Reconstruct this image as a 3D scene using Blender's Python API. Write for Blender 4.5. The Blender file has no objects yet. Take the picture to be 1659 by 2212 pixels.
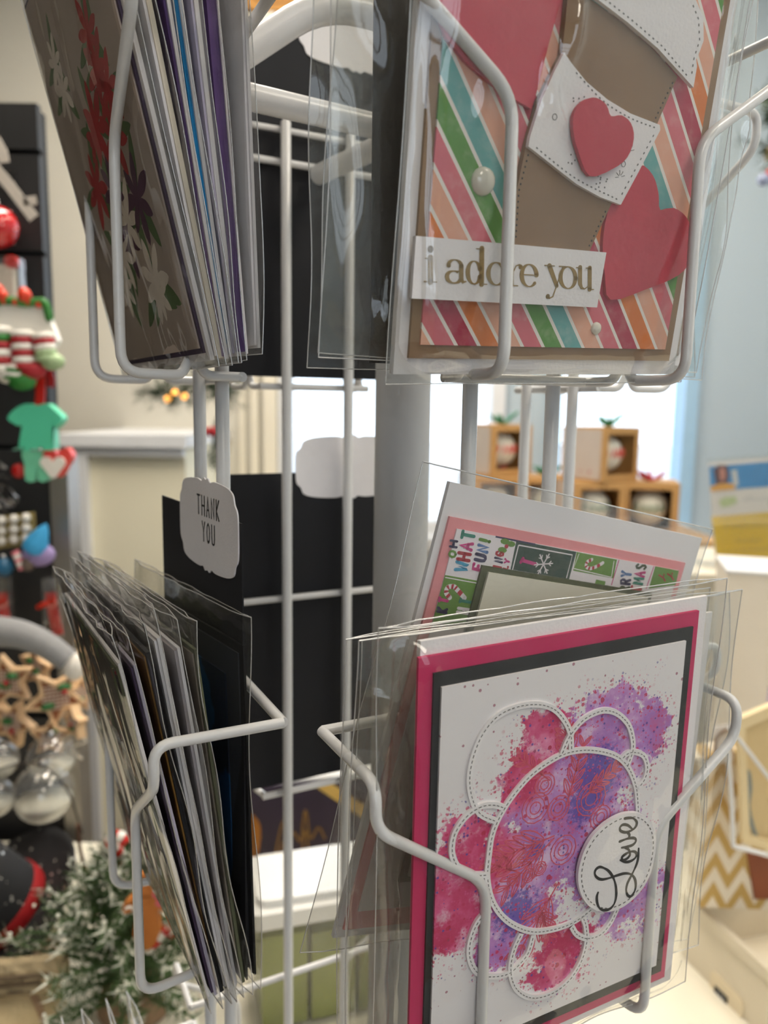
import bpy, bmesh, math, random
import numpy as np
from mathutils import Matrix, Vector

# ------------------------------------------------------------------ camera, world, light
SC = bpy.context.scene
COL = SC.collection
random.seed(7)
EYE = 1.45                      # eye height above the shop floor, metres
FPX, CX, CY = 1660.0, 829.5, 1106.0
PITCH, ROLL = math.radians(7.7), math.radians(0.8)
_F = np.array([0, math.cos(PITCH), -math.sin(PITCH)])
_R0 = np.array([1.0, 0, 0]); _U0 = np.cross(_R0, _F)
_R = _R0 * math.cos(ROLL) + _U0 * math.sin(ROLL); _U = np.cross(_R, _F)
CAMP = np.array([0, 0, EYE])

cam_d = bpy.data.cameras.new('camera')
cam = bpy.data.objects.new('camera', cam_d)
COL.objects.link(cam)
SC.camera = cam
cam_d.sensor_fit = 'VERTICAL'; cam_d.sensor_height = 36.0; cam_d.sensor_width = 27.0
cam_d.lens = FPX / 2212.0 * 36.0
cam_d.clip_start = 0.01; cam_d.clip_end = 200
cam.matrix_world = Matrix(((_R[0], _U[0], -_F[0], 0), (_R[1], _U[1], -_F[1], 0), (_R[2], _U[2], -_F[2], EYE), (0, 0, 0, 1)))
cam_d.dof.use_dof = True
cam_d.dof.focus_distance = 0.285
cam_d.dof.aperture_fstop = 8.6

SC.view_settings.view_transform = 'Standard'
SC.view_settings.look = 'None'
SC.view_settings.gamma = 1.0
SC.view_settings.use_curve_mapping = False
SC.view_settings.exposure = -0.14
SC.cycles.transparent_max_bounces = 24
SC.cycles.max_bounces = 6
SC.cycles.diffuse_bounces = 3
SC.cycles.glossy_bounces = 3
SC.cycles.adaptive_threshold = 0.1
SC.cycles.adaptive_min_samples = 10
SC.cycles.caustics_reflective = False
SC.cycles.caustics_refractive = False
SC.cycles.sample_clamp_indirect = 4.0

w = bpy.data.worlds.new('overcast_sky'); SC.world = w
w.use_nodes = True
bg = w.node_tree.nodes['Background']
bg.inputs['Color'].default_value = (0.80, 0.90, 1.0, 1)
bg.inputs['Strength'].default_value = 3.2

def area_light(name, loc, size, power, color, rot=(0, 0, 0)):
    d = bpy.data.lights.new(name, 'AREA'); d.shape = 'RECTANGLE'
    d.size, d.size_y = size; d.energy = power; d.color = color
    o = bpy.data.objects.new(name, d); COL.objects.link(o)
    o.location = loc; o.rotation_euler = rot
    return o
# light of the ceiling panels (their housings are built with the ceiling)
PANELS = [(-0.22, 1.18, 23.0), (0.60, 1.25, 6.0), (0.78, 0.15, 9.5), (0.50, -1.1, 7.0), (-0.85, 0.55, 2.2)]
for i, (lx, ly, lp) in enumerate(PANELS):
    area_light('ceiling_panel_light', (lx, ly, 2.56), (0.28, 0.9), lp, (1.0, 0.92, 0.81))

# ------------------------------------------------------------------ helpers
def ray(x, y): return _F + _R * (x - CX) / FPX - _U * (y - CY) / FPX
def at(x, y, Y):
    d = ray(x, y); return Vector(CAMP + d * Y / d[1])
def on_plane(x, y, o, n):
    d = ray(x, y); o = np.array(o) - CAMP; n = np.array(n)
    return Vector(CAMP + d * (np.dot(o, n) / np.dot(d, n)))
def lin(c):
    return c / 12.92 if c <= 0.04045 else ((c + 0.055) / 1.055) ** 2.4
def rgb(r, g=None, b=None):
    if isinstance(r, str):
        r, g, b = [int(r[i:i + 2], 16) for i in (0, 2, 4)]
    return (lin(r / 255), lin(g / 255), lin(b / 255), 1)

MATS = {}
def mat(name, col, rough=0.5, metal=0.0, noise=0.0, nscale=40.0, bump=0.0, bscale=200.0, spec=0.5, coat=0.0, emit=0.0):
    if name in MATS: return MATS[name]
    m = bpy.data.materials.new(name); m.use_nodes = True
    nt = m.node_tree; b = nt.nodes['Principled BSDF']
    c = rgb(col) if isinstance(col, str) else (rgb(*col) if len(col) == 3 else col)
    b.inputs['Base Color'].default_value = c
    b.inputs['Roughness'].default_value = rough
    b.inputs['Metallic'].default_value = metal
    b.inputs['Specular IOR Level'].default_value = spec
    b.inputs['Coat Weight'].default_value = coat
    b.inputs['Coat Roughness'].default_value = 0.08
    if emit:
        b.inputs['Emission Color'].default_value = c; b.inputs['Emission Strength'].default_value = emit
    tc = nt.nodes.new('ShaderNodeTexCoord')
    if noise:
        n = nt.nodes.new('ShaderNodeTexNoise'); n.inputs['Scale'].default_value = nscale; n.inputs['Detail'].default_value = 5
        nt.links.new(tc.outputs['Object'], n.inputs['Vector'])
        mx = nt.nodes.new('ShaderNodeMix'); mx.data_type = 'RGBA'
        mx.inputs['A'].default_value = tuple(max(0, v * (1 - noise)) for v in c[:3]) + (1,)
        mx.inputs['B'].default_value = tuple(min(1, v * (1 + noise)) for v in c[:3]) + (1,)
        nt.links.new(n.outputs['Fac'], mx.inputs['Factor'])
        nt.links.new(mx.outputs['Result'], b.inputs['Base Color'])
    if bump:
        n = nt.nodes.new('ShaderNodeTexNoise'); n.inputs['Scale'].default_value = bscale; n.inputs['Detail'].default_value = 4
        nt.links.new(tc.outputs['Object'], n.inputs['Vector'])
        bp = nt.nodes.new('ShaderNodeBump'); bp.inputs['Strength'].default_value = bump; bp.inputs['Distance'].default_value = 0.002
        nt.links.new(n.outputs['Fac'], bp.inputs['Height'])
        nt.links.new(bp.outputs['Normal'], b.inputs['Normal'])
    MATS[name] = m
    return m

def film(name, tint=(0.97, 0.97, 0.96), base=0.045, grazing=0.7, rough=0.05, bscale=45.0, bstr=0.35, haze=0.02, stretch=(1, 1, 1)):
    """thin clear plastic: transparent sheet with glossy reflection rising towards grazing angles"""
    if name in MATS: return MATS[name]
    m = bpy.data.materials.new(name); m.use_nodes = True
    nt = m.node_tree; nt.nodes.clear(); N = nt.nodes.new; K = nt.links.new
    out = N('ShaderNodeOutputMaterial'); tr = N('ShaderNodeBsdfTransparent'); gl = N('ShaderNodeBsdfGlossy'); df = N('ShaderNodeBsdfDiffuse')
    tr.inputs['Color'].default_value = tint + (1,)
    gl.inputs['Roughness'].default_value = rough
    df.inputs['Color'].default_value = (0.9, 0.9, 0.92, 1)
    tc = N('ShaderNodeTexCoord'); mp = N('ShaderNodeMapping'); mp.inputs['Scale'].default_value = stretch
    ns = N('ShaderNodeTexNoise'); ns.inputs['Scale'].default_value = bscale; ns.inputs['Detail'].default_value = 1.0; ns.noise_dimensions = '2D' if stretch != (1, 1, 1) or bscale > 15 else '3D'
    bp = N('ShaderNodeBump'); bp.inputs['Strength'].default_value = bstr; bp.inputs['Distance'].default_value = 0.004
    if bstr:
        K(tc.outputs['Object'], mp.inputs['Vector']); K(mp.outputs['Vector'], ns.inputs['Vector'])
        K(ns.outputs['Fac'], bp.inputs['Height']); K(bp.outputs['Normal'], gl.inputs['Normal'])
    lw = N('ShaderNodeLayerWeight'); lw.inputs['Blend'].default_value = 0.5
    pw = N('ShaderNodeMath'); pw.operation = 'POWER'; pw.inputs[1].default_value = 4.0
    K(lw.outputs['Facing'], pw.inputs[0])
    ma = N('ShaderNodeMath'); ma.operation = 'MULTIPLY_ADD'; ma.inputs[1].default_value = grazing; ma.inputs[2].default_value = base
    K(pw.outputs[0], ma.inputs[0])
    m1 = N('ShaderNodeMixShader'); m1.inputs[0].default_value = haze
    K(tr.outputs[0], m1.inputs[1]); K(df.outputs[0], m1.inputs[2])
    m2 = N('ShaderNodeMixShader'); K(ma.outputs[0], m2.inputs[0]); K(m1.outputs[0], m2.inputs[1]); K(gl.outputs[0], m2.inputs[2])
    K(m2.outputs[0], out.inputs['Surface'])
    MATS[name] = m
    return m

def empty(name, M=None, label=None, cat=None, group=None):
    o = bpy.data.objects.new(name, None); COL.objects.link(o)
    o.empty_display_size = 0.01
    if M is not None: o.matrix_world = M
    tag(o, label, cat, group)
    return o
def tag(o, label=None, cat=None, group=None, kind=None):
    if label: o['label'] = label
    if cat: o['category'] = cat
    if group: o['group'] = group
    if kind: o['kind'] = kind
    return o
def obj(name, me, m=None, parent=None, M=None):
    if m is not None and not len(me.materials):
        for mm in (m if isinstance(m, (list, tuple)) else [m]): me.materials.append(mm)
    o = bpy.data.objects.new(name, me); COL.objects.link(o)
    if parent is not None: o.parent = parent
    if M is not None:
        if parent is not None: o.matrix_local = M
        else: o.matrix_world = M
    return o
def T(x, y, z): return Matrix.Translation((x, y, z))
def RZ(a): return Matrix.Rotation(a, 4, 'Z')
def RX(a): return Matrix.Rotation(a, 4, 'X')
def RY(a): return Matrix.Rotation(a, 4, 'Y')

class MB:
    """collects shapes into one mesh"""
    def __init__(s): s.v = []; s.f = []; s.mi = []; s.sm = []
    def add(s, vs, fs, mi=0, smooth=False):
        o = len(s.v); s.v += [tuple(p) for p in vs]
        for f in fs: s.f.append(tuple(o + i for i in f)); s.mi.append(mi); s.sm.append(smooth)
    def box(s, a, b, mi=0, M=None):
        (x0, y0, z0), (x1, y1, z1) = a, b
        vs = [Vector(p) for p in ((x0, y0, z0), (x1, y0, z0), (x1, y1, z0), (x0, y1, z0), (x0, y0, z1), (x1, y0, z1), (x1, y1, z1), (x0, y1, z1))]
        if M is not None: vs = [M @ v for v in vs]
        s.add(vs, [(3, 2, 1, 0), (4, 5, 6, 7), (0, 1, 5, 4), (1, 2, 6, 5), (2, 3, 7, 6), (3, 0, 4, 7)], mi)
    def prism(s, poly, z0, z1, mi=0, M=None):
        n = len(poly)
        ar = sum(poly[i][0] * poly[(i + 1) % n][1] - poly[(i + 1) % n][0] * poly[i][1] for i in range(n))
        if ar < 0: poly = poly[::-1]
        vs = [Vector((p[0], p[1], z0)) for p in poly] + [Vector((p[0], p[1], z1)) for p in poly]
        if M is not None: vs = [M @ v for v in vs]
        s.add(vs, [tuple(range(n))[::-1], tuple(range(n, 2 * n))] + [(i, (i + 1) % n, n + (i + 1) % n, n + i) for i in range(n)], mi)
    def ribbon(s, pts, ws, z0, z1, mi=0, caps=True, closed=False):
        P = [Vector((p[0], p[1])) for p in pts]; n = len(P)
        Lp, Rp = [], []
        for i in range(n):
            a = P[(i - 1) % n] if (closed or i > 0) else P[i]; b = P[(i + 1) % n] if (closed or i < n - 1) else P[i]
            d = (b - a); d = d.normalized() if d.length > 1e-9 else Vector((1, 0))
            nn = Vector((-d.y, d.x)); wv = ws[i] if isinstance(ws, (list, tuple)) else ws
            Lp.append(P[i] + nn * wv / 2); Rp.append(P[i] - nn * wv / 2)
        vs = []
        for i in range(n): vs += [(Lp[i].x, Lp[i].y, z1), (Rp[i].x, Rp[i].y, z1), (Lp[i].x, Lp[i].y, z0), (Rp[i].x, Rp[i].y, z0)]
        fs = []
        for i in range(n if closed else n - 1):
            a, b = 4 * i, 4 * ((i + 1) % n)
            fs += [(a, a + 1, b + 1, b), (a + 2, a, b, b + 2), (a + 1, a + 3, b + 3, b + 1)]
        s.add(vs, fs, mi)
        if caps and not closed:
            for i in (0, n - 1):
                wv = ws[i] if isinstance(ws, (list, tuple)) else ws
                s.disc(P[i], wv / 2, z0, z1, mi)
    def disc(s, c, r, z0, z1, mi=0, n=10, ry=None):
        ry = r if ry is None else ry
        s.prism([(c[0] + r * math.cos(2 * math.pi * i / n), c[1] + ry * math.sin(2 * math.pi * i / n)) for i in range(n)], z0, z1, mi)
    def tube(s, pts, r, mi=0, seg=10, caps=True, closed=False):
        P = [Vector(p) for p in pts]; n = len(P); rings = []
        tg = []
        for i in range(n):
            a = P[(i - 1) % n] if (closed or i > 0) else P[i]; b = P[(i + 1) % n] if (closed or i < n - 1) else P[i]
            tg.append((b - a).normalized())
        up = Vector((0, 0, 1)) if abs(tg[0].z) < 0.9 else Vector((1, 0, 0))
        nrm = tg[0].cross(up).normalized()
        vs = []
        for i in range(n):
            nrm = (nrm - tg[i] * nrm.dot(tg[i])).normalized(); bn = tg[i].cross(nrm)
            rr = r[i] if isinstance(r, (list, tuple)) else r
            for k in range(seg):
                a = 2 * math.pi * k / seg
                vs.append(P[i] + (nrm * math.cos(a) + bn * math.sin(a)) * rr)
        fs = []
        for i in range(n if closed else n - 1):
            j = (i + 1) % n
            for k in range(seg): fs.append((i * seg + k, i * seg + (k + 1) % seg, j * seg + (k + 1) % seg, j * seg + k))
        s.add(vs, fs, mi, True)
        if caps and not closed:
            s.add([vs[k] for k in range(seg)], [tuple(range(seg))[::-1]], mi)
            s.add([vs[(n - 1) * seg + k] for k in range(seg)], [tuple(range(seg))], mi)
    def lathe(s, prof, seg=28, mi=0, M=None):
        vs = []; fs = []; n = len(prof)
        for (r, z) in prof:
            for k in range(seg):
                a = 2 * math.pi * k / seg; vs.append(Vector((r * math.cos(a), r * math.sin(a), z)))
        if M is not None: vs = [M @ v for v in vs]
        for i in range(n - 1):
            for k in range(seg): fs.append((i * seg + k, i * seg + (k + 1) % seg, (i + 1) * seg + (k + 1) % seg, (i + 1) * seg + k))
        s.add(vs, fs, mi, True)
    def ball(s, c, r, mi=0, seg=16, sc=(1, 1, 1), M=None):
        h = seg // 2
        prof = [(max(1e-5, math.sin(math.pi * i / h)) * r, -math.cos(math.pi * i / h) * r) for i in range(h + 1)]
        A = T(*c) @ Matrix.Diagonal((sc[0], sc[1], sc[2], 1))
        s.lathe(prof, seg, mi, (M @ A) if M is not None else A)
    def build(s, name, m, parent=None, M=None):
        me = bpy.data.meshes.new(name); me.from_pydata(s.v, [], s.f)
        for mm in (m if isinstance(m, (list, tuple)) else [m]): me.materials.append(mm)
        me.polygons.foreach_set('material_index', s.mi); me.polygons.foreach_set('use_smooth', s.sm)
        me.update()
        return obj(name, me, None, parent, M)

def fillet(pts, r, n=5):
    P = [Vector(p) for p in pts]; out = [P[0]]
    rs = r if isinstance(r, (list, tuple)) else [r] * len(P)
    for i in range(1, len(P) - 1):
        a, b, c = P[i - 1], P[i], P[i + 1]
        d1, d2 = (a - b), (c - b); k = min(rs[i], d1.length * 0.48, d2.length * 0.48)
        p, q = b + d1.normalized() * k, b + d2.normalized() * k
        for j in range(n + 1):
            t = j / n; out.append(p * (1 - t) ** 2 + b * 2 * t * (1 - t) + q * t * t)
    out.append(P[-1])
    return out
def smooth(pts, n=6, closed=False):
    P = [np.array(p, float) for p in pts]; N = len(P); out = []
    for i in range(N if closed else N - 1):
        p1, p2 = P[i], P[(i + 1) % N]
        p0 = P[(i - 1) % N] if (closed or i > 0) else 2 * p1 - p2
        p3 = P[(i + 2) % N] if (closed or i < N - 2) else 2 * p2 - p1
        for j in range(n):
            t = j / n
            out.append(0.5 * ((2 * p1) + (-p0 + p2) * t + (2 * p0 - 5 * p1 + 4 * p2 - p3) * t * t + (-p0 + 3 * p1 - 3 * p2 + p3) * t ** 3))
    if not closed: out.append(P[-1])
    return [tuple(p) for p in out]
def rounded_rect(x0, y0, x1, y1, r, n=4):
    out = []
    for cx, cy, a0 in ((x1 - r, y1 - r, 0), (x0 + r, y1 - r, 90), (x0 + r, y0 + r, 180), (x1 - r, y0 + r, 270)):
        for i in range(n + 1):
            a = math.radians(a0 + 90 * i / n); out.append((cx + r * math.cos(a), cy + r * math.sin(a)))
    return out
def rect(x0, y0, x1, y1): return [(x0, y0), (x1, y0), (x1, y1), (x0, y1)]
def dashes(mb, path, w, dash, gap, z0, z1, mi=0):
    P = [np.array(p[:2]) for p in path]; L = [0]
    for i in range(1, len(P)): L.append(L[-1] + np.linalg.norm(P[i] - P[i - 1]))
    def pt(s):
        for i in range(1, len(P)):
            if L[i] >= s:
                t = (s - L[i - 1]) / max(1e-9, L[i] - L[i - 1]); return P[i - 1] * (1 - t) + P[i] * t
        return P[-1]
    s = gap
    while s + dash < L[-1]:
        mb.ribbon([pt(s), pt(s + dash)], w, z0, z1, mi, caps=False); s += dash + gap

# ------------------------------------------------------------------ shared materials
M_wire = mat('white_powder_coat', (214, 214, 215), 0.32, noise=0.03, nscale=300, spec=0.5, coat=0.25)
M_pole = mat('white_painted_tube', (186, 187, 189), 0.42, noise=0.03, nscale=60)
M_white = mat('white_cardstock', (236, 233, 236), 0.7, noise=0.03, nscale=200, bump=0.1, bscale=900)
M_env = mat('envelope_white', (226, 224, 228), 0.75, noise=0.03)
M_film = film('clear_sleeve', base=.055, bstr=.6, bscale=34, haze=.010)
M_filmL = film('crinkled_sleeve', base=0.085, bstr=1.0, bscale=30, haze=0.012, stretch=(1.6, 0.5, 1))
M_seam = film('sleeve_seam_film', base=0.35, grazing=0.5, rough=0.2, haze=0.45, bstr=0.2)
M_navy = mat('navy_cardstock', (13, 15, 23), 0.75, noise=0.12, nscale=120)
M_ink = mat('black_ink', (28, 28, 30), 0.6, noise=0.05)
M_dash = mat('embossed_stitch_shadow', (120, 118, 118), 0.8, noise=0.05)

# ------------------------------------------------------------------ room shell
YW = 2.05                                   # back wall plane
M_wall = mat('cream_painted_wall', (236, 230, 206), 0.75, noise=0.02, nscale=6, bump=0.05, bscale=300)
M_bluewall = mat('pale_grey_blue_paint', (178, 192, 202), 0.7, noise=0.02, nscale=5)
M_trim = mat('white_gloss_trim', (224, 226, 230), 0.4, noise=0.02)
M_bluetrim = mat('pale_blue_window_paint', (165, 200, 228), 0.45, noise=0.03)
M_floor = mat('brown_plank_floor', (120, 92, 66), 0.55, noise=0.2, nscale=12)
M_ceil = mat('white_ceiling', (228, 226, 220), 0.85, noise=0.02)

def struct(name, mb, m, parent=None, M=None):
    o = mb.build(name, m, parent, M)
    if parent is None: o['kind'] = 'structure'
    return o
def px_x(px, Y, py=900): return at(px, py, Y).x
def px_z(py, Y, px=830): return at(px, py, Y).z

WX0, WX1 = px_x(604, YW), px_x(1088, YW)     # first window opening
VX0, VX1 = px_x(1180, YW), px_x(1500, YW)    # second opening
WZ0, WZ1 = px_z(1150, YW), 2.25
XL, XR = -1.55, 1.15
YF0 = -2.2                                  # front wall of the shop, behind the camera
mb = MB(); mb.box((XL - .1, YF0 - .1, -0.05), (XR + .1, YW + .1, 0)); struct('floor', mb, M_floor)
mb = MB(); mb.box((XL - .1, YF0 - .1, 2.62), (XR + .1, YW + .1, 2.67)); struct('ceiling', mb, M_ceil)
mb = MB(); mb.box((XL - .1, YF0 - .1, 0), (XL, YW + .1, 2.62)); struct('wall_left', mb, mat('low_bounce_dark_wall', (58, 56, 54), .75, noise=.05, nscale=6))  # unseen side wall, coloured dark to cut bounce light onto the rack
mb = MB(); mb.box((XR, YF0 - .1, 0), (XR + .1, YW + .1, 2.62)); struct('wall_right', mb, M_bluewall)
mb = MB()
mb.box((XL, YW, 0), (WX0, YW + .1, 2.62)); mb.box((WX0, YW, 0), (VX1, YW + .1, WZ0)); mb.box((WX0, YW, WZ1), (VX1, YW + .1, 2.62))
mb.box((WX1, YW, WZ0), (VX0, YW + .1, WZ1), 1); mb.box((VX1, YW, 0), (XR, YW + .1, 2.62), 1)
struct('wall_back', mb, [mat('dim_light_greyed_wall', (204, 200, 188), .8, noise=.02, nscale=6), M_bluewall])  # first colour greyed to stand in for dim light on the upper wall
SX0, SX1, SZ0, SZ1 = -.25, 1.0, .9, 2.25           # shop-front window
mb = MB(); mb.box((XL, YF0 - .1, 0), (SX0, YF0, 2.62)); mb.box((SX1, YF0 - .1, 0), (XR, YF0, 2.62)); mb.box((SX0, YF0 - .1, 0), (SX1, YF0, SZ0)); mb.box((SX0, YF0 - .1, SZ1), (SX1, YF0, 2.62))
struct('wall_front', mb, M_wall)
mb = MB(); fw = .05
mb.box((SX0, YF0 - .08, SZ0), (SX0 + fw, YF0 + .02, SZ1)); mb.box((SX1 - fw, YF0 - .08, SZ0), (SX1, YF0 + .02, SZ1)); mb.box((SX0 + fw, YF0 - .08, SZ0), (SX1 - fw, YF0 + .02, SZ0 + fw)); mb.box((SX0 + fw, YF0 - .08, SZ1 - fw), (SX1 - fw, YF0 + .02, SZ1))
for q in (.17, .58): mb.box((q, YF0 - .08, SZ0 + fw), (q + fw, YF0 + .02, SZ1 - fw))
struct('window_3', mb, M_trim)
for i, (a, b) in enumerate(((WX0, WX1), (VX0, VX1))):
    mb = MB(); fw = 0.035
    mb.box((a, YW - .02, WZ0), (a + fw, YW + .06, WZ1)); mb.box((b - fw, YW - .02, WZ0), (b, YW + .06, WZ1))
    mb.box((a + fw, YW - .02, WZ1 - fw), (b - fw, YW + .06, WZ1)); mb.box((a + fw, YW - .02, WZ0), (b - fw, YW + .06, WZ0 + fw))
    wo = struct('window_%d' % (i + 1), mb, M_bluetrim if i else M_trim)
    g = MB(); g.box((a + fw, YW + .03, WZ0 + fw), (b - fw, YW + .035, WZ1 - fw))
    g.build('pane', film('window_glass', tint=(0.96, 0.98, 1.0), base=0.03, grazing=0.5, rough=0.02, bstr=0.0), wo)
    s = MB(); s.box((a - .04, YW - .09, WZ0 - .03), (b + .04, YW, WZ0)); s.build('window_sill', M_trim, wo)
# casings and panel moulding on the cream wall
mb = MB()
for a, b, d in ((520, 532, .02), (546, 562, .03), (574, 602, .04)):
    mb.box((px_x(a, YW), YW - d, 0), (px_x(b, YW), YW, 2.4))
struct('trim_1', mb, mat('cream_gloss_casing', (226, 219, 202), 0.45, noise=0.02))
YP = 1.62                                   # a projecting panelled screen on the left
mb = MB()
lx0, lx1 = px_x(128, YP), px_x(398, YP)
zt = px_z(938, YP, 250)
mb.box((lx0, YP, 0), (lx1, YW, zt - .02)); struct('wall_screen', mb, M_wall)
mb = MB(); mb.box((lx0 - .01, YP - .03, zt - .025), (lx1 + .01, YW, zt)); mb.box((lx0, YP - .018, zt - .045), (lx1, YP, zt - .025)); struct('trim_2', mb, M_trim)
mb = MB(); mb.box((px_x(162, YP, 1300), YP - .02, 0), (px_x(205, YP, 1300), YP, zt - .045)); struct('trim_3', mb, M_trim)
# ground outside the windows
mb = MB(); mb.box((-12, YW + .5, -0.3), (14, 40, -0.25)); struct('ground_outside', mb, mat('blown_out_pavement', (205, 206, 208), 0.6, noise=0.1, nscale=1.5))  # overexposed daylight put into the near-white ground colour
# housings of the ceiling panels
for i, (lx, ly, lp) in enumerate(PANELS):
    t = empty('ceiling_lamp', T(lx, ly, 2.62), 'long white ceiling light panel over the shop', 'lamp', 'ceiling light panels')
    mb = MB(); mb.box((-.18, -.49, -.03), (.18, .49, 0)); mb.build('housing', M_trim, t)
    mb = MB(); mb.box((-.15, -.46, -.036), (.15, .46, -.03)); mb.build('diffuser', mat('lamp_diffuser', (255, 236, 205), 0.5, emit=4.0), t)

# display counter the rack stands on
ZT = EYE - 0.60
M_table = mat('cream_laminate', (232, 226, 208), 0.4, noise=0.03, nscale=8)
t = empty('display_table', T(0, .55, 0), 'cream laminate display table under the card rack', 'table')
mb = MB(); mb.box((-.95, -.42, ZT - .03), (1.0, .44, ZT)); mb.build('tabletop', M_table, t)
for sx in (-.88, .93):
    for sy in (-.36, .38):
        mb = MB(); mb.box((sx - .025, sy - .025, 0), (sx + .025, sy + .025, ZT - .03)); mb.build('leg', M_trim, t)
mb = MB(); mb.box((-.85, .37, ZT - .1), (.9, .39, ZT - .03)); mb.box((-.85, -.36, ZT - .1), (.9, -.34, ZT - .03)); mb.build('apron', M_table, t)

# ------------------------------------------------------------------ the spinner rack
TH = 27.0; RACKC = Vector((0.009, 0.400, EYE)); RR = 0.094
Z_UP, Z_LOW, Z_THIRD = 0.012, -0.250, -0.512          # pocket floors relative to the eye
USHIFT = {0: 0.0, 1: 0.0, 2: 0.009, 3: 0.0}; RODT = {0: 0, 1: 0, 2: 0, 3: 0.006}
def frame(k):
    a = math.radians(TH + 90 * k)
    n = Vector((math.sin(a), -math.cos(a), 0)); u = Vector((math.cos(a), math.sin(a), 0))
    return RACKC + n * RR + u * USHIFT[k], u, n
def cp(k, u, t, z):
    Mo, U, N = frame(k); return Mo + U * u + N * t + Vector((0, 0, z))

rack = empty('card_spinner_rack', T(RACKC.x, RACKC.y, ZT), 'white wire spinner rack with four columns of card pockets', 'card rack')
def rp(p): return p - Vector((RACKC.x, RACKC.y, ZT))
mb = MB(); mb.lathe([(0.0001, .004), (.11, .004), (.115, .0), (.118, .006), (.112, .012), (.03, .02), (.018, .03), (.0001, .03)], 40)
mb.build('base_plate', M_pole, rack)
mb = MB(); mb.lathe([(.0143, .02), (.0143, .60 + .215), (.012, .60 + .218), (.0001, .60 + .218)], 32); mb.build('center_pole', M_pole, rack)
for k in range(4):
    for s in (-1, 1):
        mb = MB(); a, b = cp(k, s * .0205, RODT[k], -.575), cp(k, s * .0205, RODT[k], .163)
        mb.tube([rp(a), rp(b), rp(b + Vector((0, 0, .0015)))], [.0031, .0031, .0016], seg=12); mb.build('upright_rod', M_wire, rack)
    # arms to the pole: straight lower arm and bent upper arm
    c = cp(k, 0, RODT[k], 0); cc = RACKC
    mb = MB(); mb.tube([rp(cc + Vector((0, 0, .134))), rp(c + Vector((0, 0, .137)))], .0058, seg=14); mb.build('lower_arm', M_wire, rack)
    m_ = cc.lerp(c, .45)
    if k % 2: mb = MB(); mb.tube(fillet([rp(cc + Vector((0, 0, .184))), rp(m_ + Vector((0, 0, .184))), rp(cc.lerp(c, .98) + Vector((0, 0, .142)))], .02), .0066, seg=14); mb.build('bent_arm', M_wire, rack)
    mb = MB(); mb.tube([rp(cc + Vector((0, 0, -.54))), rp(c + Vector((0, 0, -.54)))], .005, seg=12); mb.build('foot_arm', M_wire, rack)
    mb = MB(); mb.tube([rp(cp(k, -.075, .0045, .160)), rp(cp(k, .075, .0045, .160))], .0018, seg=10); mb.build('top_wire', M_wire, rack)
    for z0 in (Z_UP, Z_LOW, Z_THIRD):
        lt = .0045 if k != 3 else .0015
        pk = MB(); pk.tube([rp(cp(k, -.085, lt, z0 + .130)), rp(cp(k, .085, lt, z0 + .130))], .0021, seg=10)
        po = pk.build('pocket_rail', M_wire, rack)
        pk = MB(); pk.tube([rp(cp(k, -.036, lt, z0)), rp(cp(k, .036, lt, z0))], .0021, seg=10); pk.build('floor_wire', M_wire, po)
        for s in (-1, 1):
            pts = [(.085 * s, lt, .130), (.085 * s, .050, .130), (.085 * s, .050, .114), (.041 * s, .0505, .084), (.041 * s, .0505, 0), (.038 * s, .027, .0), (.0375 * s, .0225, .009), (.037 * s, .017, .0), (.034 * s, lt, 0)]
            P = [rp(cp(k, a, b, z0 + c_)) for a, b, c_ in pts]
            wl = MB(); wl.tube(fillet(P, [0, .007, .007, .009, .009, .003, .003, .003, 0], 6), .00205, seg=12); wl.build('wire_loop', M_wire, po)

# ------------------------------------------------------------------ cards
def axes_matrix(o, rt, up, n):
    return Matrix(((rt.x, up.x, n.x, o.x), (rt.y, up.y, n.y, o.y), (rt.z, up.z, n.z, o.z), (0, 0, 0, 1)))
def card_axes(rt, lean, roll):
    up = Vector((0, 0, 1)); n = rt.cross(up)
    up2 = up * math.cos(lean) + n * math.sin(lean); n2 = rt.cross(up2)
    rt3 = rt * math.cos(roll) + up2 * math.sin(roll); up3 = n2.cross(rt3)
    return rt3, up3, n2
def card_matrix(o, yaw, lean, roll):
    a = math.radians(yaw); rt = Vector((math.cos(a), math.sin(a), 0))
    rt, up, n = card_axes(rt, math.radians(lean), math.radians(roll))
    return axes_matrix(o, rt, up, n)
def column_card(k, uc, t, z, lean, roll=0, yaw=0):
    """matrix whose origin is the middle of a card's lower edge, on its back"""
    Mo, U, N = frame(k); a = math.radians(yaw)
    rt = U * math.cos(a) - N * math.sin(a)
    rt, up, n = card_axes(rt, math.radians(lean), math.radians(roll))
    return axes_matrix(cp(k, uc, t, z), rt, up, n)

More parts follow.
